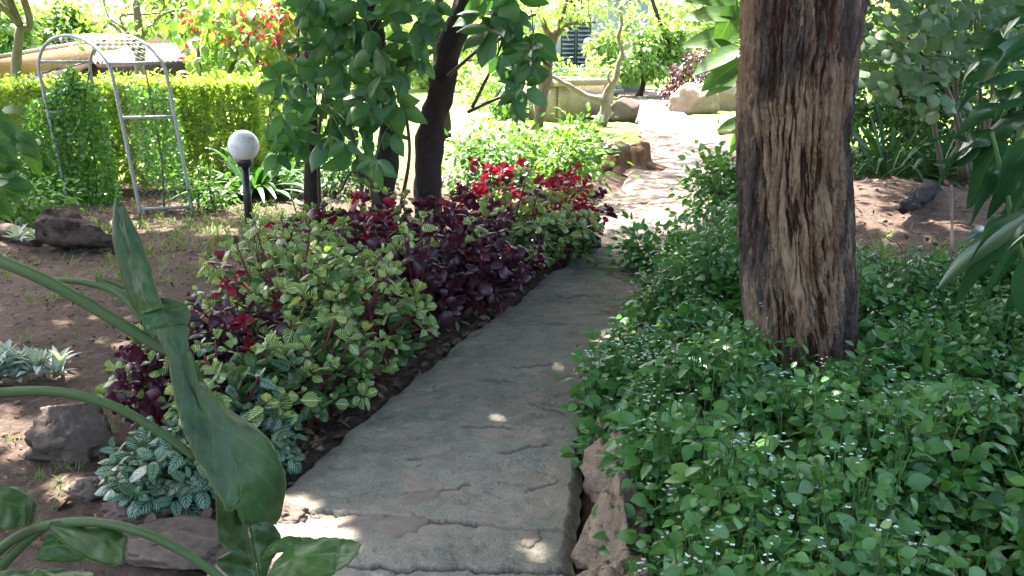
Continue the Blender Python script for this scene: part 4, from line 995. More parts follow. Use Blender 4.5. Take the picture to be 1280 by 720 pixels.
# the shady thicket behind it
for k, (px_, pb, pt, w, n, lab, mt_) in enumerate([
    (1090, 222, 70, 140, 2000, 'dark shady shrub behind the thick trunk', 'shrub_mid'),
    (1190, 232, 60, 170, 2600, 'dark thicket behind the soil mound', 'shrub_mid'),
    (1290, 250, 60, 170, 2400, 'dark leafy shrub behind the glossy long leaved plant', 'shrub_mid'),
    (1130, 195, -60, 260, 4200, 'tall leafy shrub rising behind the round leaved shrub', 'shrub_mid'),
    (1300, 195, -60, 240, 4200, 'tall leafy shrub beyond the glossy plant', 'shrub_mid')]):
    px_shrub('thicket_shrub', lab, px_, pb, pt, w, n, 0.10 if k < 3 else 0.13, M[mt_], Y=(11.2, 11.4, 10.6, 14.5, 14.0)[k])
def strap_clump(name, label, c, n, L, W, mat, cat='plant', spread=0.55, group=None, droop=(0.25, 0.9), seg=9):
    c = np.array(c, float); root = thing(name, label, cat, c, group)
    for i in range(n):
        a = i * 2.4 + RNG.normal() * 0.3; el = RNG.uniform(0.35, 1.25); l = L * RNG.uniform(0.6, 1.15); dr = RNG.uniform(*droop)
        t = np.linspace(0, 1, seg)
        hx = t * math.cos(el) * l; hz = t * math.sin(el) * l - dr * l * t ** 2.2 * math.cos(el) ** 0.3
        w = W * np.sin(np.pi * np.clip(t * 0.88 + 0.08, 0, 1)) ** 0.6 * 0.5
        ca, sa = math.cos(a), math.sin(a); ctr = c + np.stack([hx * ca * (1 + spread * 0), hx * sa, np.maximum(hz, 0.01)], 1) + [ca * .02, sa * .02, 0]
        sd = np.array([-sa, ca, 0])
        V = np.stack([ctr - sd * w[:, None] + [0, 0, W * .12], ctr, ctr + sd * w[:, None] + [0, 0, W * .12]], 1).reshape(-1, 3)
        uv = np.stack([np.tile([0, .5, 1], seg), np.repeat(t, 3)], 1)
        part('leaf', MB().add(V, grid_quads(seg, 3), tint=RNG.random(), uv=uv), mat, root)
    return root
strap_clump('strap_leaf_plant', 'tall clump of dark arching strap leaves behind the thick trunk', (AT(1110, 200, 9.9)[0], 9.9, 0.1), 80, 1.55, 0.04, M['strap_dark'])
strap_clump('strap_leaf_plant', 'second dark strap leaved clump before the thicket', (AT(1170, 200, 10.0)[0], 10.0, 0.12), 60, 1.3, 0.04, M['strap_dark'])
strap_clump('grass_lily', 'low clump of narrow arching leaves on the soil beside the thick trunk', (*G(1120, 398, 0.1)[:2], 0.10), 34, 0.5, 0.022, M['strap'])
strap_clump('grass_lily', 'narrow leaved clump under the glossy drooping leaves', (*G(1190, 400, 0.1)[:2], 0.10), 38, 0.55, 0.024, M['strap'])
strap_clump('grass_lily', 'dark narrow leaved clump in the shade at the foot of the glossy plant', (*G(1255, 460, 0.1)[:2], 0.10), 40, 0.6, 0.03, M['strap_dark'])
strap_clump('agapanthus', 'agapanthus clump with arching strap leaves behind the globe lamp', (*G(318, 246)[:2], 0.0), 80, 1.0, 0.065, M['strap'])
strap_clump('agapanthus', 'smaller agapanthus clump between the lamp and the slim vine trunk', (*G(352, 238)[:2], 0.0), 44, 0.75, 0.055, M['strap'])
# log on the mound, coloured very dark to hold its shade, and branch behind
c = G(1150, 250, 0.25)
tb = tube(smooth_pts([G(1126, 264, 0.25), G(1143, 251, 0.29), G(1168, 236, 0.28)], 30), np.interp(np.linspace(0, 1, 30), [0, .1, .6, .95, 1], [0.015, 0.045, 0.075, 0.07, 0.03]), 22, rough=0.5)
tb['V'] += 0.035 * np.stack([fbm(tb['V'][:, 0] * 5, tb['V'][:, 1] * 5, tb['V'][:, 2] * 16 + q, 4, 0.6) for q in (0, 5, 9)], 1)
single('fallen_branch', MB().add(**tb), M['rock_black'], 'short log lying on the soil mound with its shade put into a very dark colour', 'log', (c[0], c[1], 0.25))
P = smooth_pts([AT(1050, 98, 9.4), AT(1085, 100, 9.4), AT(1112, 108, 9.5), AT(1150, 118, 9.6)], 16)
single('dead_branch', MB().add(**tube(P, np.linspace(0.09, 0.05, 16), 10, rough=0.5)), M['bark_dark'], 'dark horizontal branch behind the thick trunk above the strap leaves', 'branch', P[0], None)
# thin sapling sticks
P = smooth_pts([G(1190, 318, 0.1), AT(1190, 270, 6.8), AT(1189, 232, 6.8)], 12)
sp = thing('bare_sapling', 'thin bare grey sapling stick standing on the soil mound', 'sapling', P[0])
part('stem', MB().add(**tube(P, np.linspace(0.014, 0.009, 12), 6, rough=0.4)), M['bark_pale'], sp)
part('twig', MB().add(**tube([P[8], P[8] + [0.05, 0, 0.05]], [0.006, 0.004], 5)), M['bark_pale'], sp)
# upright blade leaf in the bed
b = G(1152, 500, 0.35); V = smooth_pts([AT(1148, 500, 3.4), AT(1158, 455, 3.4), AT(1157, 422, 3.38)], 9)
w = np.array([0.006, 0.011, 0.014, 0.015, 0.015, 0.014, 0.011, 0.007, 0.001])
pl1 = MB().add(np.stack([V - np.outer(w, [1, 0, 0]), V + [0, -0.006, 0], V + np.outer(w, [1, 0, 0])], 1).reshape(-1, 3), grid_quads(9, 3), tint=0.9, uv=np.stack([np.tile([0, .5, 1], 9), np.repeat(np.linspace(0, 1, 9), 3)], 1))
bl = thing('iris_shoot', 'single upright bright green blade leaf rising from the ground cover', 'plant', (V[0][0], V[0][1], 0.13))
part('leaf', pl1, M['ear_light'], bl)
part('stem', MB().add(**tube([[V[0][0], V[0][1], 0.1], V[0], V[1]], 0.006, 5)), M['stem_green'], bl)

# ---- glossy long leaved plant on the right edge
GL = thing('glossy_long_leaved_plant', 'plant with long glossy drooping dark leaves at the edge of the bed', 'plant', (*G(1330, 470, 0.1)[:2], 0.1))
GLL = [  # px path along the leaf, depth, half width (m)
    ([(1300, 45), (1265, 62), (1235, 88), (1205, 125)], 3.6, 0.036), ([(1300, 88), (1255, 92), (1225, 108), (1195, 145)], 3.5, 0.04), ([(1290, 140), (1262, 150), (1238, 172), (1208, 205)], 3.55, 0.034),
    ([(1295, 60), (1262, 75), (1245, 95)], 3.9, 0.03), ([(1240, 162), (1215, 178), (1192, 205), (1168, 240)], 3.6, 0.042), ([(1250, 175), (1238, 200), (1222, 235), (1208, 262)], 3.6, 0.045),
    ([(1292, 180), (1268, 205), (1250, 240), (1233, 275)], 3.4, 0.05), ([(1300, 205), (1285, 235), (1270, 270), (1262, 300)], 3.35, 0.05), ([(1290, 262), (1250, 288), (1210, 320), (1170, 362)], 3.3, 0.035),
    ([(1288, 270), (1255, 292), (1222, 330), (1192, 385)], 3.3, 0.036), ([(1290, 290), (1262, 320), (1240, 360), (1215, 392)], 3.25, 0.042), ([(1272, 262), (1248, 275), (1228, 300), (1210, 310)], 3.5, 0.025),
    ([(1210, 178), (1190, 172), (1168, 178), (1142, 184)], 3.7, 0.022), ([(1300, 120), (1262, 125), (1230, 140), (1190, 175)], 3.5, 0.035), ([(1300, 320), (1285, 360), (1280, 400)], 3.2, 0.045),
    ([(1300, 60), (1290, 85), (1275, 120), (1268, 150)], 3.8, 0.045), ([(1300, 150), (1282, 165), (1272, 195), (1268, 230)], 3.7, 0.045), ([(1225, 180), (1205, 195), (1190, 200), (1165, 205)], 3.65, 0.03)]
GLL += [([(x0, y0), (x0 - 22, y0 + 14), (x0 - 42, y0 + 42), (x0 - 56, y0 + 78)], 3.5 + 0.06 * (i % 5), 0.036) for i, (x0, y0) in enumerate([(1275, 20), (1300, 100), (1300, 170), (1300, 225), (1270, 110), (1295, 245), (1268, 205), (1300, 5), (1300, 280), (1300, 345), (1250, 60)])]
for k, (pts, Yd, hw) in enumerate(GLL):
    Pn = [AT(x, y, Yd + 0.06 * j - 0.1) for j, (x, y) in enumerate(pts)]
    t = np.linspace(0, 1, 12); Cn = smooth_pts(Pn, 12); w = hw * np.sin(np.pi * (0.05 + 0.95 * t) ** 0.75) ** 0.75 * 1.25
    T = np.gradient(Cn, axis=0); T /= np.linalg.norm(T, axis=1)[:, None]
    nrm = np.array([0.15 + 0.5 * math.sin(k * 2.1), -0.75, 0.75]); sd = np.cross(T, nrm); sd /= np.linalg.norm(sd, axis=1)[:, None]
    nn = np.cross(sd, T)
    V = np.stack([Cn + sd * (w * u_)[:, None] - nn * (0.35 * w * abs(u_) ** 1.4 * (1 if k % 3 else -0.8))[:, None] for u_ in (-1, -.5, 0, .5, 1)], 1).reshape(-1, 3)
    part('leaf', MB().add(V, grid_quads(12, 5), tint=k * 0.37 % 1, uv=np.stack([np.tile([0, .25, .5, .75, 1], 12), np.repeat(t, 5)], 1)), M['glossy'], GL)
for pts in ([(1335, 470), (1310, 330), (1300, 200), (1300, 60)], [(1330, 470), (1300, 380), (1292, 300), (1290, 250)], [(1325, 470), (1280, 330), (1255, 230), (1240, 165)], [(1340, 470), (1320, 260), (1300, 140)]):
    P = smooth_pts([np.array([*G(1330, 470, .1)[:2], 0.08])] + [AT(x, y, 3.45) for x, y in pts[1:]], 18)
    part('stem', MB().add(**tube(P, np.linspace(0.016, 0.007, 18), 7)), M['stem_green'], GL)
mb = MB(); n = 160; gb = np.array(GL.location)
q = gb + RNG.normal(size=(n, 3)) * [0.18, 0.22, 0.35] + [0.22, 0.25, 0.75]; q[:, 2] = np.clip(q[:, 2], 0.35, 2.3)
dd = RNG.normal(size=(n, 3)); dd[:, 2] -= 0.8
scatter(mb, leaf(0.25, 0.7, 0.8, 0.3, 0.4, 6, 3), q, frames(dd, RNG.normal(size=(n, 3)) * .4 + [0, -0.5, 1.0]), RNG.uniform(0.2, 0.34, n))
part('foliage', mb, M['glossy'], GL, kind='stuff')

# ---- bright sapling just left of the trunk
BS_M = [tpl_mesh('sapling_leaf', leaf(0.45, 0.75, 0.8, 0.2, d, 6, 3), M['ear_light']) for d in (0.2, 0.4)]
sb = G(945, 262); bs = thing('sunlit_sapling', 'sapling with large bright yellow green leaves beside the thick trunk', 'sapling', (sb[0], sb[1], 0))
P = smooth_pts([np.array([sb[0], sb[1], -.02]), AT(938, 150, sb[1]), AT(928, 60, sb[1]), AT(918, -20, sb[1])], 16)
part('stem', MB().add(**tube(P, np.linspace(0.02, 0.009, 16), 6)), M['stem_green'], bs)
pos, rot, sc = [], [], []
for (x, y, dx, dz, L) in [(912, 45, -1, -.05, .38), (914, 62, -1, -.25, .36), (915, 75, -.8, -.5, .33), (913, 20, -1, .2, .36), (908, 0, -1, .1, .36), (918, 92, -.9, -.3, .28), (906, -5, .8, .3, .3), (912, 30, .9, .1, .3), (915, 70, .8, -.2, .3), (908, 5, -.5, -.9, .32), (918, 150, -.8, -.2, .2), (919, 158, -.5, -.8, .2), (918, 148, -.2, .6, .18)]:
    d = np.array([dx, RNG.normal() * 0.4, dz]); pos.append(AT(x + 14, y, sb[1])); rot.append(frames(d[None], np.array([[0.1, -0.8, 0.7]]))[0]); sc.append(L * 1.45)
leaf_objects(BS_M, np.array(pos), np.array(rot), np.array(sc), bs)

# ================================================================== LEFT: lamp, arch, hedge
lb = G(312, 286); lz = float(ground_z(lb[0], lb[1]))
lamp = thing('globe_garden_lamp', 'garden lamp with white globe on a black post on the soil', 'lamp', (lb[0], lb[1], lz))
gc = AT(302.5, 182, lb[1]); gr = 18.5 / FPX * np.linalg.norm(gc - np.array([0, 0, CAM_H])) * 0.99
topz = gc[2] - gr
pst = part('post', MB().add(**tube(np.array([[lb[0], lb[1], lz - 0.05], [lb[0], lb[1], topz - 0.02]]), [0.034, 0.034], 20)), M['black_metal'], lamp)
part('collar', MB().add(**lathe([(0.036, topz - 0.05), (0.06, topz - 0.045), (0.068, topz - 0.01), (0.068, topz + 0.022), (0.05, topz + 0.03), (0.0, topz + 0.03)], (lb[0], lb[1], 0))), M['black_metal'], pst, off=wloc(lamp))
th = np.linspace(-np.pi / 2 + 0.3, np.pi / 2, 28)
part('globe', MB().add(**lathe([(gr * math.cos(a) * 1.0 + 1e-5, gc[2] + gr * math.sin(a) + (0.0)) for a in th], (lb[0], lb[1], 0), 40)), M['globe'], lamp)
part('base_flange', MB().add(**lathe([(0.075, lz - 0.02), (0.075, lz + 0.015), (0.04, lz + 0.03), (0.034, lz + 0.05)], (lb[0], lb[1], 0))), M['black_metal'], pst, off=wloc(lamp))

# ---- arch
A_fr = G(241, 265); A_br = G(176, 268); A_fl = G(146, 249)
Sv = A_fl - A_fr; Dv = A_br - A_fr
arch = thing('garden_arch', 'galvanised steel garden arch with chain link sides standing in front of the hedge', 'arch', (A_fr[0], A_fr[1], 0))
HS, HT = 1.28, 1.66
def hoop_pt(s, d):
    """s 0..1 along hoop from right foot over the top to left foot; d 0..1 along the depth"""
    Ls, La = HS, 0.5 * math.pi * math.sqrt(((0.5 * np.linalg.norm(Sv)) ** 2 + (HT - HS) ** 2) / 2)
    tot = 2 * Ls + 2 * La; l = s * tot
    if l < Ls: f, z = 0.0, l
    elif l > tot - Ls: f, z = 1.0, tot - l
    else:
        a = (l - Ls) / (2 * La) * math.pi; f, z = 0.5 - 0.5 * math.cos(a), HS + (HT - HS) * math.sin(a)
    return A_fr + Sv * f + Dv * d + np.array([-0.10 * z, 0, z])
for d in (0, 1):
    part('hoop', MB().add(**tube(np.array([hoop_pt(s, d) for s in np.linspace(0, 1, 90)]), 0.0165, 10)), M['galv'], arch)
for s in (0.012, 0.215, 0.345, 0.5, 0.655, 0.785, 0.988):
    part('rung', MB().add(**tube(np.array([hoop_pt(s, 0), hoop_pt(s, 1)]), 0.0135, 8)), M['galv'], arch)
net = MB(); nd = 9; nsg = 96
for j in range(nd):
    P = np.array([hoop_pt(0.012 + 0.976 * k / nsg, (j + (k % 2)) / nd) for k in range(nsg + 1)])
    net.add(**tube(P, 0.0024, 3, cap=False))
part('chain_link_net', net, M['galv'], arch, smooth=False)

# ---- clipped golden hedge
H0, H1 = np.array([-6.9, 9.75]), np.array([-2.85, 10.55])
hv = (H1 - H0); hl = np.linalg.norm(hv); hd = hv / hl; hn = np.array([-hd[1], hd[0]])      # away from the camera
HH, HW = 1.15, 1.1
n = 26000
f = RNG.random(n); sidef = RNG.random(n)
s_ = RNG.uniform(0, hl, n)
t_ = np.where(sidef < 0.52, np.abs(RNG.normal(size=n)) * 0.06, RNG.uniform(0, HW, n))
z_ = np.where(sidef < 0.52, RNG.uniform(0.04, HH, n), HH - np.abs(RNG.normal(size=n)) * 0.05)
endm = sidef > 0.93
s_ = np.where(endm, hl - np.abs(RNG.normal(size=n)) * 0.06, s_); z_ = np.where(endm, RNG.uniform(0.05, HH, n), z_)
bulge = 0.12 * fbm(s_ * 2.2, z_ * 2.2, t_ * 2, 4, 0.6); t_ = t_ - bulge * (sidef < 0.52); z_ = z_ + 0.05 * fbm(s_ * 2.5, t_ * 2.5, 4, 3) * (sidef >= 0.52) + (sidef > 0.52) * (RNG.random(n) < 0.16) * RNG.uniform(0, 0.12, n)
p = np.stack([H0[0] + hd[0] * s_ + hn[0] * t_, H0[1] + hd[1] * s_ + hn[1] * t_, z_], 1)
nrm = np.where((sidef < 0.52)[:, None], np.array([-hn[0], -hn[1], 0.35]), np.array([0, 0, 1.0])) + RNG.normal(size=(n, 3)) * 0.45
dd = RNG.normal(size=(n, 3)) + nrm * 0.5
mb = MB(); scatter(mb, SM_T, p, frames(dd, nrm), RNG.uniform(0.04, 0.075, n), RNG.random(n))
hc = (H0 + H1) / 2
hedge = thing('clipped_hedge', 'clipped golden green hedge with a flat sunlit top behind the steel arch', 'hedge', (hc[0], hc[1], 0))
part('foliage', mb, M['hedge'], hedge, kind='stuff')
# woody inside of the hedge
for k in range(26):
    s = (k + 0.5) / 26 * hl; b = np.array([H0[0] + hd[0] * s + hn[0] * 0.38, H0[1] + hd[1] * s + hn[1] * 0.38, -0.02])
    e = b + np.array([RNG.normal() * 0.12, RNG.normal() * 0.12, 1.05])
    part('stem', MB().add(**tube(smooth_pts([b, (b + e) / 2 + RNG.normal(size=3) * 0.05, e], 8), np.linspace(0.03, 0.012, 8), 6, rough=0.3)), M['stem_brown'], hedge)

# ---- fine creeper over the arch
def creeper(label, polys, Yf, n, size):
    root = thing('arch_creeper', label, 'creeper', (A_fl[0], A_fl[1], 0), 'creeper on the arch')
    mb = MB()
    for poly, share in polys:
        m = int(n * share); px = sample_poly(poly, m)
        P = np.array([AT(x, y, Yf(x) + RNG.normal() * 0.10) for x, y in px]); P[:, 2] = np.maximum(P[:, 2], 0.02)
        dd = RNG.normal(size=(m, 3)); dd[:, 2] -= 0.4
        scatter(mb, SM_T, P, frames(dd, RNG.normal(size=(m, 3)) * 0.6 + [0, -0.6, 0.7]), size * RNG.uniform(0.6, 1.3, m))
    part('foliage', mb, M['creep'], root, kind='stuff')
    return root
cr1 = creeper('fine leaved dark green creeper smothering the far side of the steel arch', [([(35, 130), (70, 112), (115, 105), (135, 130), (140, 180), (150, 245), (145, 268), (95, 272), (50, 262), (20, 250), (25, 180)], 0.92), ([(60, 118), (85, 80), (105, 100), (112, 118)], 0.08)], lambda x: 9.55 - 0.2 * (x - 90) / 60, 5200, 0.06)
cr2 = creeper('wispy green creeper hanging on the side panel of the steel arch', [([(158, 110), (200, 105), (222, 130), (230, 180), (236, 230), (215, 235), (185, 228), (172, 190)], 1.0)], lambda x: 9.2, 1500, 0.05)
for root, ln in ((cr1, [(120, 262, 9.5), (118, 200, 9.45), (105, 140, 9.5), (112, 90, 9.5)]), (cr1, [(80, 262, 9.6), (84, 180, 9.6), (70, 120, 9.6)]), (cr2, [(205, 262, 9.0), (202, 200, 9.1), (190, 130, 9.1), (180, 80, 9.1)])):
    P = smooth_pts([AT(*q) for q in ln], 16)
    part('stem', MB().add(**tube(P, np.linspace(0.012, 0.006, 16), 6)), M['stem_brown'], root)
px_shrub('ground_shrub', 'dark little shrub at the foot of the arch and hedge', 262, 262, 218, 60, 500, 0.05, M['creep'])
px_shrub('ground_shrub', 'dark low bush at the hedge foot behind the weathered log', 15, 285, 215, 110, 900, 0.06, M['creep'])

# ---- log, silver plant, boulders on the left
lg = G(98, 315)
t = np.linspace(0, 1, 40)[:, None]
P = smooth_pts([lg + [-0.28, 0.12, 0.20], lg + [-0.1, 0.06, 0.155], lg + [0.12, 0.02, 0.10], lg + [0.36, -0.02, 0.03]], 46)
tb = tube(P, np.interp(np.linspace(0, 1, 46), [0, 0.04, 0.3, 0.7, 1], [0.1, 0.15, 0.145, 0.10, 0.035]), 40)
Vv = tb['V']; nrm = fbm(Vv[:, 0] * 3, Vv[:, 1] * 14, Vv[:, 2] * 14, 4); Vv[:, 2] += 0.05 * nrm; Vv[:, 1] += 0.045 * fbm(Vv[:, 0] * 3, Vv[:, 1] * 12, Vv[:, 2] * 12 + 5, 4)
single('weathered_log', MB().add(**tb), M['log'], 'weathered brown log lying on the soil before the hedge', 'log', (lg[0], lg[1], 0))
P = smooth_pts([G(-30, 292) + [0, 0, 0.05], G(10, 300) + [0, 0, 0.07], G(48, 308) + [0, 0, 0.03]], 16)
single('surface_root', MB().add(**tube(P, np.linspace(0.09, 0.04, 16), 12, rough=0.5)), M['log'], 'dark root running along the soil into the weathered log', 'root', P[0])
def rosettes(name, label, c, n, L, mat, k=9, sp=0.12, group=None):
    c = np.array(c, float); root = thing(name, label, 'plant', c, group)
    tp = [leaf(0.32, 0.7, 0.8, 0.4, d, 6, 3) for d in (0.1, 0.35)]; ms = [tpl_mesh('silver_leaf', q, mat) for q in tp]
    pos, rot, sc = [], [], []
    for i in range(n):
        o = c + np.array([RNG.normal() * sp, RNG.normal() * sp, RNG.uniform(0.02, 0.1)])
        for j in range(k):
            a = j * 2.4 + i; el = 0.25 + 1.1 * j / k
            d = np.array([math.cos(a) * math.cos(el), math.sin(a) * math.cos(el), math.sin(el)])
            pos.append(o); rot.append(frames(d[None], np.array([[-d[0] * .3, -d[1] * .3, 1.0]]))[0]); sc.append(L * RNG.uniform(0.75, 1.15))
    leaf_objects(ms, np.array(pos), np.array(rot), np.array(sc), root)
    return root
c = G(28, 478); rosettes('silver_leaved_plant', 'clump of pointed silvery green rosettes on the bare soil', (c[0], c[1], 0.0), 20, 0.115, M['silver'], 10, 0.095)
c = G(32, 312); rosettes('silver_leaved_plant', 'tiny silvery plant beside the weathered log', (c[0], c[1], 0.0), 5, 0.14, M['silver'], 8, 0.07)
for px_, pb, rx, ry, rz, sd, lab in [(80, 578, 0.155, 0.14, 0.15, 3, 'dark brown boulder on the soil beside the border'), (215, 715, 0.27, 0.16, 0.045, 5, 'broad flat stone at the start of the border'), (165, 655, 0.12, 0.09, 0.045, 9, 'flat brown stone below the silver striped plant'), (340, 668, 0.13, 0.10, 0.045, 8, 'small flat stone beside the concrete path edge'), (110, 625, 0.10, 0.08, 0.04, 12, 'small stone on the soil below the dark boulder'), (295, 640, 0.12, 0.09, 0.05, 15, 'dark stone under the border foliage')]:
    c = G(px_, pb); c[1] += ry * 0.8
    single('boulder', MB().add(**blob((c[0], c[1], rz * 0.35), (rx, ry, rz), sd, 0.34, 2.2, 44, facet=1.0)), M['rock'], lab, 'rock', (c[0], c[1], 0), 'stones on the soil')
c = G(728, 316); single('boulder', MB().add(**blob((c[0] - 0.04, c[1] + 0.1, 0.06), (0.20, 0.14, 0.15), 31, 0.15, 1.5, 26, facet=1.0)), M['rock_black'], 'blackish block of stone at the end of the border beside the path', 'rock', (c[0], c[1], 0), 'stones on the soil')

# foliage hanging in from the left edge
LM = [tpl_mesh('broad_leaf', leaf(0.55, 0.8, 0.8, 0.2, d, 6, 3), M['ear_light']) for d in (0.25, 0.45)]
le = AT(-25, 250, 5.2); ls = thing('broad_leaved_shrub', 'broad leaved shrub with bright leaves next to the dark root', 'shrub', (le[0] - 0.15, 5.2, 0))
pos, rot, sc = [], [], []
for p in poly_px_far([(-40, 120), (5, 130), (30, 155), (38, 185), (20, 215), (15, 245), (-30, 260)], 26, 10):
    c = AT(p[0], p[1], 5.2 + RNG.uniform(-.2, .2))
    for j in range(2):
        d = np.array([0.7 + RNG.normal() * .4, -0.3, -0.35 + RNG.normal() * 0.4]); pos.append(c); rot.append(frames(d[None], np.array([[0, -0.6, 0.9]]))[0]); sc.append(RNG.uniform(0.11, 0.18))
leaf_objects(LM, np.array(pos), np.array(rot), np.array(sc), ls)
for e in ((-5, 150), (-10, 200), (5, 180)):
    P = smooth_pts([np.array([le[0] - 0.15, 5.2, -0.02]), AT(-40, 300, 5.2), AT(*e, 5.2)], 12)
    part('stem', MB().add(**tube(P, np.linspace(0.014, 0.006, 12), 6)), M['stem_brown'], ls)

# ================================================================== FAR LEFT: shelter, red flowering shrub
sh = thing('garden_shelter', 'low open shelter with brown fascia and dark roof behind the hedge', 'shelter', (*AT(60, 120, 14.0)[:2], 0))
e0, e1, e2 = AT(-60, 84, 11.6), AT(112, 54, 15.5), AT(232, 46, 15.0)
def beam(a, b, w, h): 
    a, b = np.array(a), np.array(b); d = b - a; s = np.cross(d, [0, 0, 1.0]); s = s / np.linalg.norm(s) * w / 2; u_ = np.array([0, 0, h])
    V = [a - s, a + s, a + s + u_, a - s + u_, b - s, b + s, b + s + u_, b - s + u_]
    return dict(V=V, quads=[[0, 1, 2, 3], [5, 4, 7, 6], [1, 0, 4, 5], [3, 2, 6, 7], [0, 3, 7, 4], [2, 1, 5, 6]])
part('fascia', MB().add(**beam(e0 - [0, 0, 0.27], e1 - [0, 0, 0.27], 0.06, 0.27)), M['fascia'], sh, smooth=False)
part('soffit_beam', MB().add(**beam(e0 - [0, -0.3, 0.52], e1 - [0, -0.3, 0.48], 0.1, 0.22)), M['soffit'], sh, smooth=False)
bk = np.array([-0.6, 2.6, 0.06])
V = np.array([e0 + [0, -0.05, 0.005], e1 + [0, -0.05, 0.005], e1 + bk, e0 + bk]); Vt = V + [0, 0, 0.05]
part('roof', MB().add(np.vstack([V, Vt]), [[0, 3, 2, 1], [4, 5, 6, 7], [0, 1, 5, 4], [1, 2, 6, 5], [2, 3, 7, 6], [3, 0, 4, 7]]), M['roof_pale'], sh, smooth=False)
# corrugated side roof
nc = 80; u = np.linspace(0, 1, nc)
lo = np.outer(1 - u, e1 + [0.05, -0.3, -0.30]) + np.outer(u, e2 + [0, 0, -0.36]); hi = np.outer(1 - u, e1 + [0.05, 1.6, -0.02]) + np.outer(u, e2 + [0, 1.6, -0.08])
wv = 0.022 * np.sin(u * 2 * np.pi * 20)[:, None] * np.array([0, 0, 1.0])
part('corrugated_sheet', MB().add(np.stack([lo + wv, hi + wv], 1).reshape(-1, 3), grid_quads(nc, 2)), M['roof_dark'], sh)
part('eave_beam', MB().add(**beam(e1 + [0.05, -0.2, -0.56], e2 + [0, 0.05, -0.6], 0.08, 0.24)), M['soffit'], sh, smooth=False)
for px_, Yd in ((69, 14.4), (-20, 12.6)):
    c = AT(px_, 95, Yd); part('post', MB().add(**tube([[c[0], c[1], -0.05], [c[0], c[1], c[2] + 0.15]], 0.105, 14)), M['post_wood'], sh)
c = AT(150, 80, 16.5)
part('back_wall', MB().add(**box((c[0] - 1.2, 17.2, 0.62), (5.5, 0.15, 1.24))), M['soffit'], sh, smooth=False)

# red flowering shrub with a pale leaning branch
fb = AT(300, 130, 12.6)
fs = thing('red_flowering_shrub', 'tall shrub with hanging scarlet flower heads behind the hedge', 'shrub', (fb[0], 12.6, 0))
pos, rot, sc = [], [], []
mb = MB()
for p in poly_px_far([(225, 30), (260, -10), (400, -20), (400, 60), (395, 150), (370, 190), (340, 190), (328, 150), (300, 110), (262, 105), (240, 80)], 150, 9):
    c = AT(p[0], p[1], 12.4 + RNG.uniform(-0.7, 0.7)); m = 9
    dd = RNG.normal(size=(m, 3)); dd[:, 2] -= 0.8
    scatter(mb, leaf(0.5, 0.8, 0.8, 0.2, 0.3, 5, 3), c + RNG.normal(size=(m, 3)) * 0.12, frames(dd, RNG.normal(size=(m, 3)) * .5 + [0, -.5, .8]), RNG.uniform(0.12, 0.22, m))
part('foliage', mb, M['tree_far'], fs, kind='stuff')
for p in [(238, 25), (246, 48), (270, 40), (285, 50), (300, 18), (318, 25), (325, 40), (332, 15), (345, 12), (352, 28), (365, 22), (372, 50), (362, 62), (328, 70), (348, 74), (372, 40), (276, 22), (380, 85), (232, 60), (312, 45), (326, 120), (345, 48), (388, 60), (355, 45)]:
    fm = MB(); c = AT(p[0], p[1], 12.0 + RNG.uniform(-.2, .2)); m = 18
    dd = RNG.normal(size=(m, 3)) * .7; dd[:, 2] -= 0.9
    scatter(fm, leaf(0.35, 0.7, 0.8, 0.2, 0.1, 4, 3), c + RNG.normal(size=(m, 3)) * [.04, .04, .07], frames(dd, RNG.normal(size=(m, 3)) + [0, -.5, .5]), RNG.uniform(0.06, 0.11, m))
    part('flower_head', fm, M['flower_red'], fs, kind='stuff')
for pts, r in (([(270, 150), (282, 98), (305, 55), (335, 25), (360, -15)], 0.06), ([(300, 150), (318, 90), (325, 60)], 0.035), ([(335, 160), (350, 90), (345, 20)], 0.04), ([(368, 160), (372, 100), (380, 20)], 0.04), ([(255, 150), (250, 90), (245, 30)], 0.035)):
    P = smooth_pts([AT(x, y, 12.5) for x, y in pts], 18); P[0][2] = min(P[0][2], 0.0)
    part('branch', MB().add(**tube(P, np.linspace(r, r * 0.6, 18), 8, rough=0.3)), M['bark_pale'], fs)

# arching bare twigs behind the arch
tw = thing('bare_twig_tree', 'thin bare branched tree with few leaves behind the steel arch', 'tree', (*AT(150, 130, 13.2)[:2], 0))
for pts, r in (([(172, 130), (175, 60), (170, 0)], 0.09), ([(172, 70), (140, 30), (125, 45), (118, 70)], 0.025), ([(172, 75), (158, 40), (135, 20), (128, -10)], 0.02), ([(172, 55), (200, 20), (240, 10)], 0.03), ([(173, 60), (150, 22), (180, 18), (215, 15)], 0.02)):
    P = smooth_pts([AT(x, y, 13.2) for x, y in pts], 18)
    if pts[0][1] > 120: P[0][2] = 0.0
    part('branch', MB().add(**tube(P, np.linspace(r, r * 0.5, 18), 7, rough=0.3)), M['bark_pale'], tw)
mb = MB()
for p in poly_px_far([(80, 20), (120, 0), (215, -10), (235, 20), (200, 40), (150, 50), (120, 45), (95, 50)], 60, 8):
    c = AT(p[0], p[1], 13.2 + RNG.normal() * .3); m = 7
    scatter(mb, SM_T, c + RNG.normal(size=(m, 3)) * .1, frames(rdirs(m, -.4), RNG.normal(size=(m, 3)) + [0, 0, 1.]), RNG.uniform(.06, .11, m))
part('crown', mb, M['tree_far'], tw, kind='stuff')

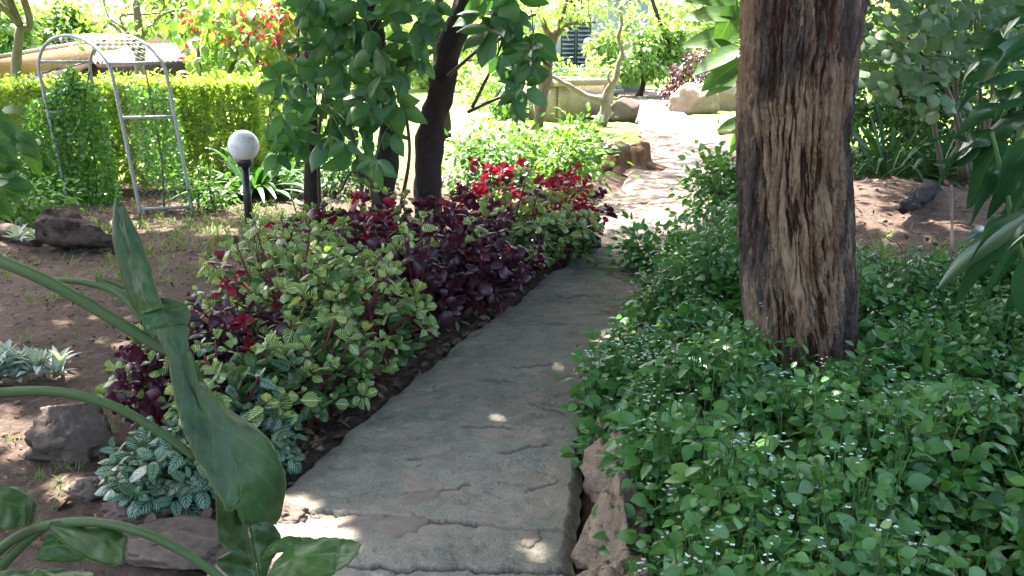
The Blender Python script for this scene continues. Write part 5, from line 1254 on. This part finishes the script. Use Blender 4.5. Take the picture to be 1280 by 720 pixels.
# ================================================================== FAR MIDDLE
# shrubs behind the border
for k, (px_, pb, pt, w, n, sz, mt_, lab) in enumerate([
    (420, 246, 195, 60, 700, 0.055, 'shrub_mid', 'small dark leaved shrub between the slim and crooked vine trunks'),
    (455, 242, 190, 60, 600, 0.06, 'shrub_mid', 'small leafy shrub behind the crooked vine trunk'),
    (600, 245, 182, 110, 1300, 0.07, 'shrub_mid', 'green shrub beyond the leaning trunk'),
    (665, 238, 165, 120, 1500, 0.08, 'shrub_light', 'light green shrub before the concrete water tank'),
    (708, 258, 168, 66, 1000, 0.075, 'shrub_light', 'bright yellow green shrub beside the crimson bush and stone path'),
    (728, 200, 152, 62, 600, 0.10, 'shrub_light', 'sunlit shrub behind the old tree stump'),
    (345, 215, 165, 80, 700, 0.09, 'shrub_light', 'light green shrub behind the agapanthus'),
    (400, 205, 158, 80, 700, 0.09, 'shrub_light', 'light green shrub behind the slim vine trunk'),
    (620, 195, 158, 70, 500, 0.09, 'shrub_light', 'pale shrub on the lawn beyond the vine shoots')]):
    px_shrub('garden_shrub', lab, px_, pb, pt, w, n, sz, M[mt_])
# stump
sb = G(775, 214)
st = thing('tree_stump', 'old cut tree stump with frayed brown sides beside the stone path', 'stump', (sb[0], sb[1], 0))
prof = [(0.40, -0.03), (0.33, 0.03), (0.27, 0.08), (0.24, 0.14), (0.23, 0.2), (0.225, 0.26), (0.21, 0.3), (0.16, 0.31), (0.08, 0.3), (0.0, 0.29)]
lt = lathe(prof, (sb[0] + 0.15, sb[1] + 0.2, 0), 40); V = lt['V']; ang = np.arctan2(V[:, 1] - sb[1] - .2, V[:, 0] - sb[0] - .15)
V[:, :2] += (np.stack([np.cos(ang), np.sin(ang)], 1) * (0.12 * pn(np.cos(ang) * 4, np.sin(ang) * 4, V[:, 2] * 2) + 0.07 * pn(np.cos(ang) * 12, np.sin(ang) * 12, V[:, 2] * 3))[:, None]) * (V[:, 2] < 0.37)[:, None]
V[:, 2] += 0.09 * fbm(V[:, 0] * 8, V[:, 1] * 8, 0, 3)
part('stump_body', MB().add(**lt), M['stump'], st)
P = smooth_pts([[sb[0] + .1, sb[1] + 0.1, 0.26], [sb[0] - 0.25, sb[1] + 0.05, 0.28], [sb[0] - 0.6, sb[1] + 0.1, 0.2], [sb[0] - 0.85, sb[1] + .2, 0.02]], 16)
part('side_limb', MB().add(**tube(P, np.linspace(0.09, 0.06, 16), 10, rough=0.4)), M['bark_pale'], st)
for a in (-0.6, 0.3, 3.6):
    P = smooth_pts([[sb[0] + .15, sb[1] + .2, 0.12], [sb[0] + .15 + .3 * math.cos(a), sb[1] + .2 - 0.25 * abs(math.sin(a)) - .1, 0.06], [sb[0] + .15 + .6 * math.cos(a), sb[1] + .0, -0.02]], 10)
    part('root', MB().add(**tube(P, np.linspace(0.07, 0.03, 10), 8, rough=0.4)), M['stump'], st)
# concrete water tank
tb0 = G(703, 152)
tk = thing('concrete_tank', 'square stained concrete water tank behind the gnarled tree', 'tank', (tb0[0], tb0[1] + 0.5, 0))
rz = R(38); cx_, cy_ = tb0[0] + 0.05, tb0[1] + 0.95; TW, TH = 1.55, 0.78
ca, sa = math.cos(rz), math.sin(rz)
def rot2(x, y): return (cx_ + x * ca - y * sa, cy_ + x * sa + y * ca)
for (x, y, sx, sy) in ((0, -TW / 2, TW, 0.12), (0, TW / 2, TW, 0.12), (-TW / 2, 0, 0.12, TW - 0.13), (TW / 2, 0, 0.12, TW - 0.13)):
    sw = part('side_wall', MB().add(**box((*rot2(x, y), TH / 2 - 0.03), (sx, sy, TH), rz)), M['tank'], tk, smooth=False)
    part('rim', MB().add(**box((*rot2(x * 1.02, y * 1.02), TH + 0.035), (sx + (0.17 if sx > sy else 0.1), sy + (0.1 if sx > sy else -0.10), 0.13), rz)), M['tank'], sw, smooth=False, off=wloc(tk))
part('fill', MB().add(**box((cx_, cy_, TH - 0.06), (TW - 0.14, TW - 0.14, 0.05), rz)), M['rock_pale'], tk, smooth=False)
# gnarled pale tree before the tank
gt0 = G(735, 158)
gt = thing('gnarled_tree', 'gnarled pale tree with twisted bare limbs before the concrete tank', 'tree', (gt0[0], gt0[1], 0))
Yg = gt0[1]
for nm, pts, r0, r1 in (('trunk', [(752, 158), (757, 135), (753, 122)], 0.17, 0.13), ('limb', [(754, 126), (735, 120), (712, 108), (692, 97), (668, 88)], 0.11, 0.05), ('limb', [(757, 130), (761, 110), (771, 97), (773, 82), (778, 66), (773, 48), (777, 28), (772, -12)], 0.10, 0.045), ('limb', [(765, 108), (760, 96), (764, 88)], 0.05, 0.03)):
    P = smooth_pts([AT(x, y, Yg - 0.02) for x, y in pts], 26)
    if nm == 'trunk': P[0][2] = -0.02
    part(nm, MB().add(**tube(P, np.linspace(r0 * .72, r1 * .6, 26), 14, rough=0.7)), M['bark_pale'], gt)
gt2 = thing('gnarled_tree', 'twisted reddish trunk rising past the corner of the concrete tank', 'tree', (*AT(675, 155, 18.0)[:2], 0))
for nm, pts, r0, r1 in (('trunk', [(672, 158), (678, 120), (682, 95), (688, 65), (690, 48)], 0.15, 0.10), ('limb', [(688, 62), (700, 40), (715, 30), (745, 28)], 0.06, 0.03), ('limb', [(690, 50), (678, 25), (665, -10)], 0.08, 0.04), ('limb', [(690, 50), (702, 22), (712, -12)], 0.07, 0.04), ('limb', [(676, 125), (662, 100), (655, 95)], 0.06, 0.03)):
    P = smooth_pts([AT(x, y, 18.0) for x, y in pts], 22)
    if nm == 'trunk': P[0][2] = -0.02
    part(nm, MB().add(**tube(P, np.linspace(r0 * .8, r1 * .7, 22), 14, rough=0.7)), M['bark_grey'], gt2)
mb = MB()
crown(mb, AT(665, 15, 18.2), (0.9, 0.8, 0.45), 26, 60, 0.10, 0.25); crown(mb, AT(735, 0, 18.2), (0.9, 0.8, 0.35), 20, 50, 0.10, 0.25)
part('crown', mb, M['tree_yellow'], gt2, kind='stuff')
c = G(800, 152); single('boulder', MB().add(**blob((c[0] - .35, c[1] + .2, 0.18), (0.42, 0.3, 0.32), 44, 0.2, 1.6, 26, facet=1.0)), M['rock'], 'dark boulder beside the gnarled tree and stone path', 'rock', (c[0], c[1], 0), 'rocks beside the stone path')
# rocks and purple bush on the far bend
for px_, pb, rx, ry, rz_, sd, lab in [(872, 142, 0.6, 0.5, 0.5, 51, 'pale orange boulder below the purple leaved bush'), (912, 138, 0.85, 0.6, 0.62, 52, 'big sunlit pale rock next to the thick trunk'), (925, 168, 0.35, 0.3, 0.24, 53, 'low pale rock at the bend of the stone path')]:
    c = G(px_, pb); single('boulder', MB().add(**blob((c[0], c[1] + ry * .7, rz_ * 0.4), (rx, ry, rz_), sd, 0.25, 1.7, 30, facet=1.0)), M['rock_pale'], lab, 'rock', (c[0], c[1], 0), 'rocks beside the stone path')
c = AT(862, 140, 24.5)
leafy_shrub('purple_shrub', 'round purple leaved bush above the pale orange boulder', (c[0], 24.5, 0.75), (0.75, 0.7, 0.72), 1800, 0.10, M['purple'])
c = AT(905, 100, 26.5)
leafy_shrub('purple_shrub', 'smaller purple leaved bush behind the big pale rock', (c[0], 26.5, 0.8), (0.7, 0.7, 0.7), 900, 0.11, M['purple'])
# house with slatted windows
hb = AT(720, 100, 33.0)
ho = thing('slatted_house', 'grey house front with dark slatted windows beyond the concrete tank', 'house', (hb[0], 33.0, 0))
part('wall', MB().add(**box((hb[0], 33.6, 1.8), (5.0, 0.3, 3.6))), M['wall_grey'], ho, smooth=False)
for wx in (-0.27, 0.27):
    wf = part('window_frame', MB().add(**box((hb[0] + wx, 33.42, 2.05), (0.5, 0.06, 2.5))), M['frame_dark'], ho, smooth=False)
    for k in range(16):
        part('louvre', MB().add(V=(np.array(box((0, 0, 0), (0.42, 0.13, 0.012))['V']) @ np.array(Matrix.Rotation(R(35), 3, 'X')).T + [hb[0] + wx, 33.34, 0.92 + k * 0.15]), quads=box((0, 0, 0), (1, 1, 1))['quads']), M['louvre'], wf, smooth=False, off=wloc(ho))
for k in range(5):
    part('step', MB().add(**box((hb[0] + 0.2, 32.9 - 0.3 * k, 0.80 - 0.17 * k), (2.6, 0.32, 0.16))), M['wall_grey'], ho, smooth=False)
part('plinth', MB().add(**box((hb[0] + 0.2, 33.1, 0.36), (2.5, 0.6, 0.7))), M['frame_dark'], ho, smooth=False)
part('roof', MB().add(**box((hb[0], 33.5, 3.75), (5.6, 1.2, 0.2))), M['roof_dark'], ho, smooth=False)
# shrubs round the tank and in front of the house
for k, (px_, Yd, pt, w, n, sz, mt_, lab) in enumerate([
    (700, 24, 72, 40, 500, 0.13, 'tree_far', 'leafy plant standing above the concrete tank'),
    (735, 27, 70, 50, 600, 0.14, 'tree_yellow', 'pale variegated bush below the slatted house'),
    (660, 24, 75, 50, 500, 0.14, 'tree_yellow', 'pale bush behind the twisted reddish trunk'),
    (630, 21, 110, 60, 500, 0.12, 'shrub_light', 'light green bush near the tank and vine shoots'),
    (600, 27, 90, 90, 700, 0.16, 'tree_yellow', 'broad pale bush on the far lawn behind the leaning trunk'),
    (745, 36, 30, 60, 800, 0.18, 'tree_yellow', 'tall pale bush beside the slatted house')]):
    px_shrub('lawn_shrub', lab, px_, 105, pt, w, n, sz, M[mt_], Y=Yd, clr=0.4)
# background trees round the garden
BT = [  # px, depth, crown centre py, crown half width px, half height px, material, label
    (800, 30, 62, 62, 34, 'tree_far', 'small leafy tree with a short dark trunk on the far lawn'),
    (858, 36, 40, 62, 48, 'tree_yellow', 'pale loose tree with dark leaning stem beyond the lawn'),
    (770, 44, 10, 80, 60, 'tree_yellow', 'tall pale tree behind the slatted house'),
    (640, 40, 20, 90, 60, 'tree_yellow', 'tree with leaves paled for glare behind the twisted reddish trunk'),
    (915, 42, 20, 80, 60, 'tree_far', 'green tree behind the big pale rock'),
    (980, 34, 20, 90, 70, 'tree_far', 'green tree hidden behind the thick trunk'),
    (540, 36, 55, 100, 55, 'tree_yellow', 'bright tree seen between the vine leaves'),
    (440, 34, 60, 90, 55, 'tree_yellow', 'bright tree behind the slim vine trunk'),
    (330, 26, 60, 80, 55, 'tree_far', 'green tree behind the red flowering shrub'),
    (245, 30, 10, 60, 60, 'tree_far', 'leafy tree behind the dark corrugated roof'),
    (80, 34, 35, 32, 30, 'tree_far', 'bright palm like tree behind the low shelter'),
    (-20, 26, 40, 60, 60, 'tree_far', 'leafy tree behind the mossy trunk'),
    (1100, 26, 20, 120, 90, 'tree_yellow', 'sunlit tree glimpsed through the round leaved shrub'),
    (1260, 24, 20, 120, 90, 'tree_yellow', 'sunlit tree behind the dark shrubs by the glossy plant')]
for px_, Yd, cpy, hw, hh, mt_, lab in BT:
    c = AT(px_, cpy, Yd); s = Yd / FPX
    ncl = int(34 + hw * 0.25)
    simple_tree('garden_tree', lab, (c[0], c[1]), [(c[0] + 0.15, c[1], max(0.5, c[2] - hh * s))], 0.11, c, (hw * s, hw * s * 0.7, hh * s), ncl, 62, 0.0075 * Yd, M[mt_], M['bark_dark'], 'trees round the garden', clr=min(0.9, 15 * s), nlimb=4)
# leaning stem of the pale tree
P = smooth_pts([AT(845, 110, 30), AT(838, 70, 30), AT(825, 30, 30), AT(812, -10, 30)], 16); P[0][2] = 0
single('leaning_trunk', MB().add(**tube(P, np.linspace(0.09, 0.06, 16), 8, rough=0.4)), M['bark_dark'], 'thin dark leaning trunk on the far lawn', 'tree trunk', P[0])

# ================================================================== FOREGROUND ELEPHANT EAR
EE = thing('elephant_ear_plant', 'large elephant ear plant with a torn folded leaf and thick curving stalks', 'plant', (-1.35, 1.6, 0))
root_p = np.array([-1.35, 1.6, 0.02])
def petiole(pts, r, to_root=True, name='leaf_stalk'):
    P = [AT(*p) for p in pts]
    if to_root:
        a = P[0]; P = [root_p, root_p * 0.55 + a * 0.45 + np.array([-0.12, 0, 0.1])] + P
    P = smooth_pts(P, 60)
    part(name, MB().add(**tube(P, np.interp(np.linspace(0, 1, 60), [0, 1], [r[0] * 0.86, r[1] * 0.86]) * (1 + 0.05 * fbm(np.arange(60) * 0.2, r[0] * 900, 0, 3)), 16, flat=0.86)), M['petiole'], EE)
def blade(rows, name='leaf', mat='ear', n=40, m=15, bulge=0.02, roll=None, thick=0.0016, tint=0.2, tear=0.0, uvr=(0, 1)):
    """rows: (left px,py,Y, right px,py,Y, bulge) -> curved sheet with thickness"""
    rows = np.array([[*AT(*r[:3]), *AT(*r[3:6]), (r[6] if len(r) > 6 else bulge)] for r in rows])
    RR = smooth_pts(rows, n)
    u = np.linspace(0, 1, m)
    L, Rr, bg = RR[:, :3], RR[:, 3:6], RR[:, 6] * 0.4
    k_ = np.arange(n); ac = Rr - L
    L = L + ac * (0.03 * fbm(k_ * 0.35, 1, 4, 3))[:, None]; Rr = Rr + ac * (0.03 * fbm(k_ * 0.35, 5, 8, 3))[:, None]
    V = L[:, None] * (1 - u)[None, :, None] + Rr[:, None] * u[None, :, None]
    tang = np.gradient((L + Rr) / 2, axis=0); acr = Rr - L
    nr = np.cross(tang, acr); nr /= np.linalg.norm(nr, axis=1)[:, None] + 1e-9
    nr = np.where((nr[:, 1] > 0)[:, None], -nr, nr)                # towards the viewer's side
    V = V + nr[:, None] * (bg[:, None] * np.sin(np.pi * u)[None] ** 0.8)[..., None]
    V = V + nr[:, None] * (0.0035 * fbm(np.arange(n)[:, None] * 0.14, u[None] * 3, 1, 3))[..., None]
    if tear:
        j = 0.5 + 0.5 * fbm(np.arange(n) * 0.8, 0, 2, 2); V[:, -1] += (V[:, -2] - V[:, -1]) * j[:, None] * tear
    B = V - nr[:, None] * thick
    uv = np.stack([np.tile(uvr[0] + u * (uvr[1] - uvr[0]), n), np.repeat(np.linspace(0.05, 0.98, n), m)], 1)
    q = grid_quads(n, m); mbb = MB().add(V.reshape(-1, 3), q, tint=tint, uv=uv).add(B.reshape(-1, 3), q[:, ::-1], tint=tint, uv=uv)
    ring = list(range(m)) + [k * m + m - 1 for k in range(1, n)] + [(n - 1) * m + k for k in range(m - 2, -1, -1)] + [k * m for k in range(n - 2, 0, -1)]
    o = n * m; mbb.q.append(np.array([[ring[k], ring[(k + 1) % len(ring)], ring[(k + 1) % len(ring)] + o, ring[k] + o] for k in range(len(ring))]))
    return part(name, mbb, M[mat], EE)
# stalks
petiole([(-60, 300, 1.5), (0, 326, 1.45), (60, 352, 1.42), (130, 392, 1.4), (190, 428, 1.38), (215, 440, 1.37)], (0.0145, 0.0115))
petiole([(-60, 498, 1.35), (0, 491, 1.34), (70, 490, 1.33), (140, 507, 1.32), (200, 540, 1.31), (245, 572, 1.30)], (0.0125, 0.0085))
petiole([(-20, 705, 1.3), (20, 672, 1.28), (70, 655, 1.26), (130, 654, 1.24), (190, 670, 1.22), (240, 697, 1.21), (275, 722, 1.2), (300, 750, 1.2)], (0.0105, 0.0075), False)
petiole([(-30, 750, 1.3), (5, 705, 1.29), (38, 672, 1.28), (60, 656, 1.27)], (0.012, 0.009), False)
petiole([(60, 350, 1.5), (100, 352, 1.47), (140, 362, 1.44), (165, 380, 1.41), (182, 402, 1.39)], (0.006, 0.011), False, 'leaf_rib')
# rolled upper tip of the leaf
P = smooth_pts([AT(146, 246, 1.44), AT(152, 290, 1.43), AT(164, 335, 1.42), (AT(178, 370, 1.41)), AT(190, 400, 1.40)], 40)
part('rolled_leaf_tip', MB().add(**tube(P, np.interp(np.linspace(0, 1, 40), [0, 0.06, 0.3, 0.7, 1], [0.002, 0.006, 0.0155, 0.0205, 0.019]), 18, tint=0.4, rough=0.25)), M['ear'], EE)
blade([(143, 262, 1.435, 154, 252, 1.43, 0.004), (149, 290, 1.42, 172, 292, 1.415, 0.012), (158, 330, 1.41, 188, 330, 1.40, 0.018), (168, 365, 1.39, 196, 362, 1.38, 0.018), (178, 392, 1.38, 203, 385, 1.37, 0.014)], tint=0.6)
# fold where the blade turns
blade([(180, 380, 1.39, 205, 372, 1.40, 0.008), (178, 405, 1.37, 232, 380, 1.40, 0.015), (186, 418, 1.36, 238, 398, 1.39, 0.02), (205, 430, 1.36, 232, 412, 1.38, 0.012)], tint=0.1, bulge=0.02)
blade([(120, 352, 1.46, 120, 346, 1.47, 0.001), (150, 372, 1.43, 165, 362, 1.45, 0.006), (172, 398, 1.40, 186, 378, 1.42, 0.008), (186, 420, 1.39, 200, 400, 1.4, 0.006)], tint=0.8)
# the long folded lower blade
blade([(190, 410, 1.36, 232, 405, 1.36, 0.014), (207, 440, 1.34, 237, 435, 1.35, 0.022), (215, 480, 1.32, 244, 478, 1.34, 0.026), (224, 520, 1.30, 262, 515, 1.33, 0.028), (238, 560, 1.28, 285, 555, 1.31, 0.030), (258, 596, 1.26, 300, 600, 1.29, 0.024), (276, 622, 1.25, 300, 628, 1.27, 0.012), (284, 640, 1.245, 290, 640, 1.25, 0.003)], tint=0.3, n=60, uvr=(0, 0.5))
blade([(226, 440, 1.352, 238, 438, 1.38, 0.006), (240, 490, 1.345, 256, 478, 1.40, 0.012), (256, 530, 1.34, 292, 515, 1.42, 0.018), (272, 565, 1.33, 332, 545, 1.44, 0.022), (285, 600, 1.32, 354, 585, 1.45, 0.026), (292, 628, 1.31, 356, 622, 1.45, 0.026), (298, 645, 1.31, 344, 655, 1.44, 0.02), (302, 655, 1.31, 322, 648, 1.42, 0.008)], tint=0.7, n=50, tear=0.0, uvr=(0.5, 1))
blade([(268, 600, 1.31, 300, 622, 1.325, 0.008), (270, 632, 1.31, 306, 640, 1.33, 0.012), (271, 660, 1.31, 311, 668, 1.335, 0.012), (276, 680, 1.31, 313, 690, 1.335, 0.012), (288, 690, 1.31, 317, 702, 1.33, 0.010), (270, 700, 1.31, 320, 714, 1.33, 0.010), (284, 718, 1.30, 324, 728, 1.32, 0.006), (300, 742, 1.30, 328, 748, 1.32, 0.004)], tint=0.45, tear=0.3, n=60, uvr=(0, .55))
blade([(312, 652, 1.345, 322, 650, 1.37, 0.004), (313, 664, 1.345, 342, 656, 1.39, 0.010), (316, 682, 1.345, 351, 670, 1.40, 0.012), (320, 700, 1.34, 346, 690, 1.395, 0.010), (324, 716, 1.335, 336, 708, 1.38, 0.006), (328, 740, 1.33, 331, 738, 1.35, 0.002)], tint=0.95, tear=0.25, uvr=(.45, 1))
part('leaf_rib', MB().add(**tube(smooth_pts([AT(236, 440, 1.335), AT(250, 500, 1.32), AT(274, 565, 1.315), (AT(296, 630, 1.30)), AT(312, 680, 1.32), AT(326, 740, 1.315)], 40), np.linspace(0.0042, 0.002, 40), 8)), M['petiole'], EE)
# low leaves by the bottom edge
blade([(330, 735, 1.15, 345, 700, 1.22, 0.004), (360, 730, 1.15, 372, 680, 1.24, 0.012), (405, 722, 1.16, 410, 672, 1.26, 0.014), (435, 705, 1.17, 440, 676, 1.26, 0.008), (448, 690, 1.2, 452, 682, 1.25, 0.001)], mat='ear_light', tint=0.1)
blade([(328, 700, 1.22, 330, 690, 1.25, 0.002), (350, 690, 1.24, 352, 672, 1.27, 0.004), (380, 684, 1.25, 382, 672, 1.28, 0.003), (400, 680, 1.26, 402, 676, 1.28, 0.001)], mat='ear_light', tint=0.9)
blade([(60, 660, 1.24, 64, 652, 1.25, 0.002), (95, 690, 1.20, 100, 652, 1.26, 0.014), (130, 706, 1.18, 135, 652, 1.26, 0.018), (152, 704, 1.18, 156, 664, 1.25, 0.012), (158, 690, 1.2, 159, 676, 1.23, 0.002)], tint=0.5)
blade([(42, 700, 1.28, 60, 668, 1.30, 0.004), (70, 702, 1.27, 85, 668, 1.31, 0.010), (110, 700, 1.27, 118, 684, 1.31, 0.006), (124, 694, 1.28, 126, 690, 1.3, 0.001)], mat='ear_light', tint=0.5)
blade([(-30, 670, 1.25, -20, 600, 1.32, 0.01), (0, 664, 1.24, 0, 604, 1.33, 0.018), (25, 660, 1.25, 30, 612, 1.33, 0.014), (40, 655, 1.26, 46, 632, 1.31, 0.004)], tint=0.9)
blade([(-20, 740, 1.18, -10, 715, 1.22, 0.004), (30, 735, 1.17, 45, 712, 1.22, 0.006), (80, 728, 1.17, 95, 713, 1.22, 0.004), (115, 724, 1.18, 118, 718, 1.2, 0.001)], tint=0.2)
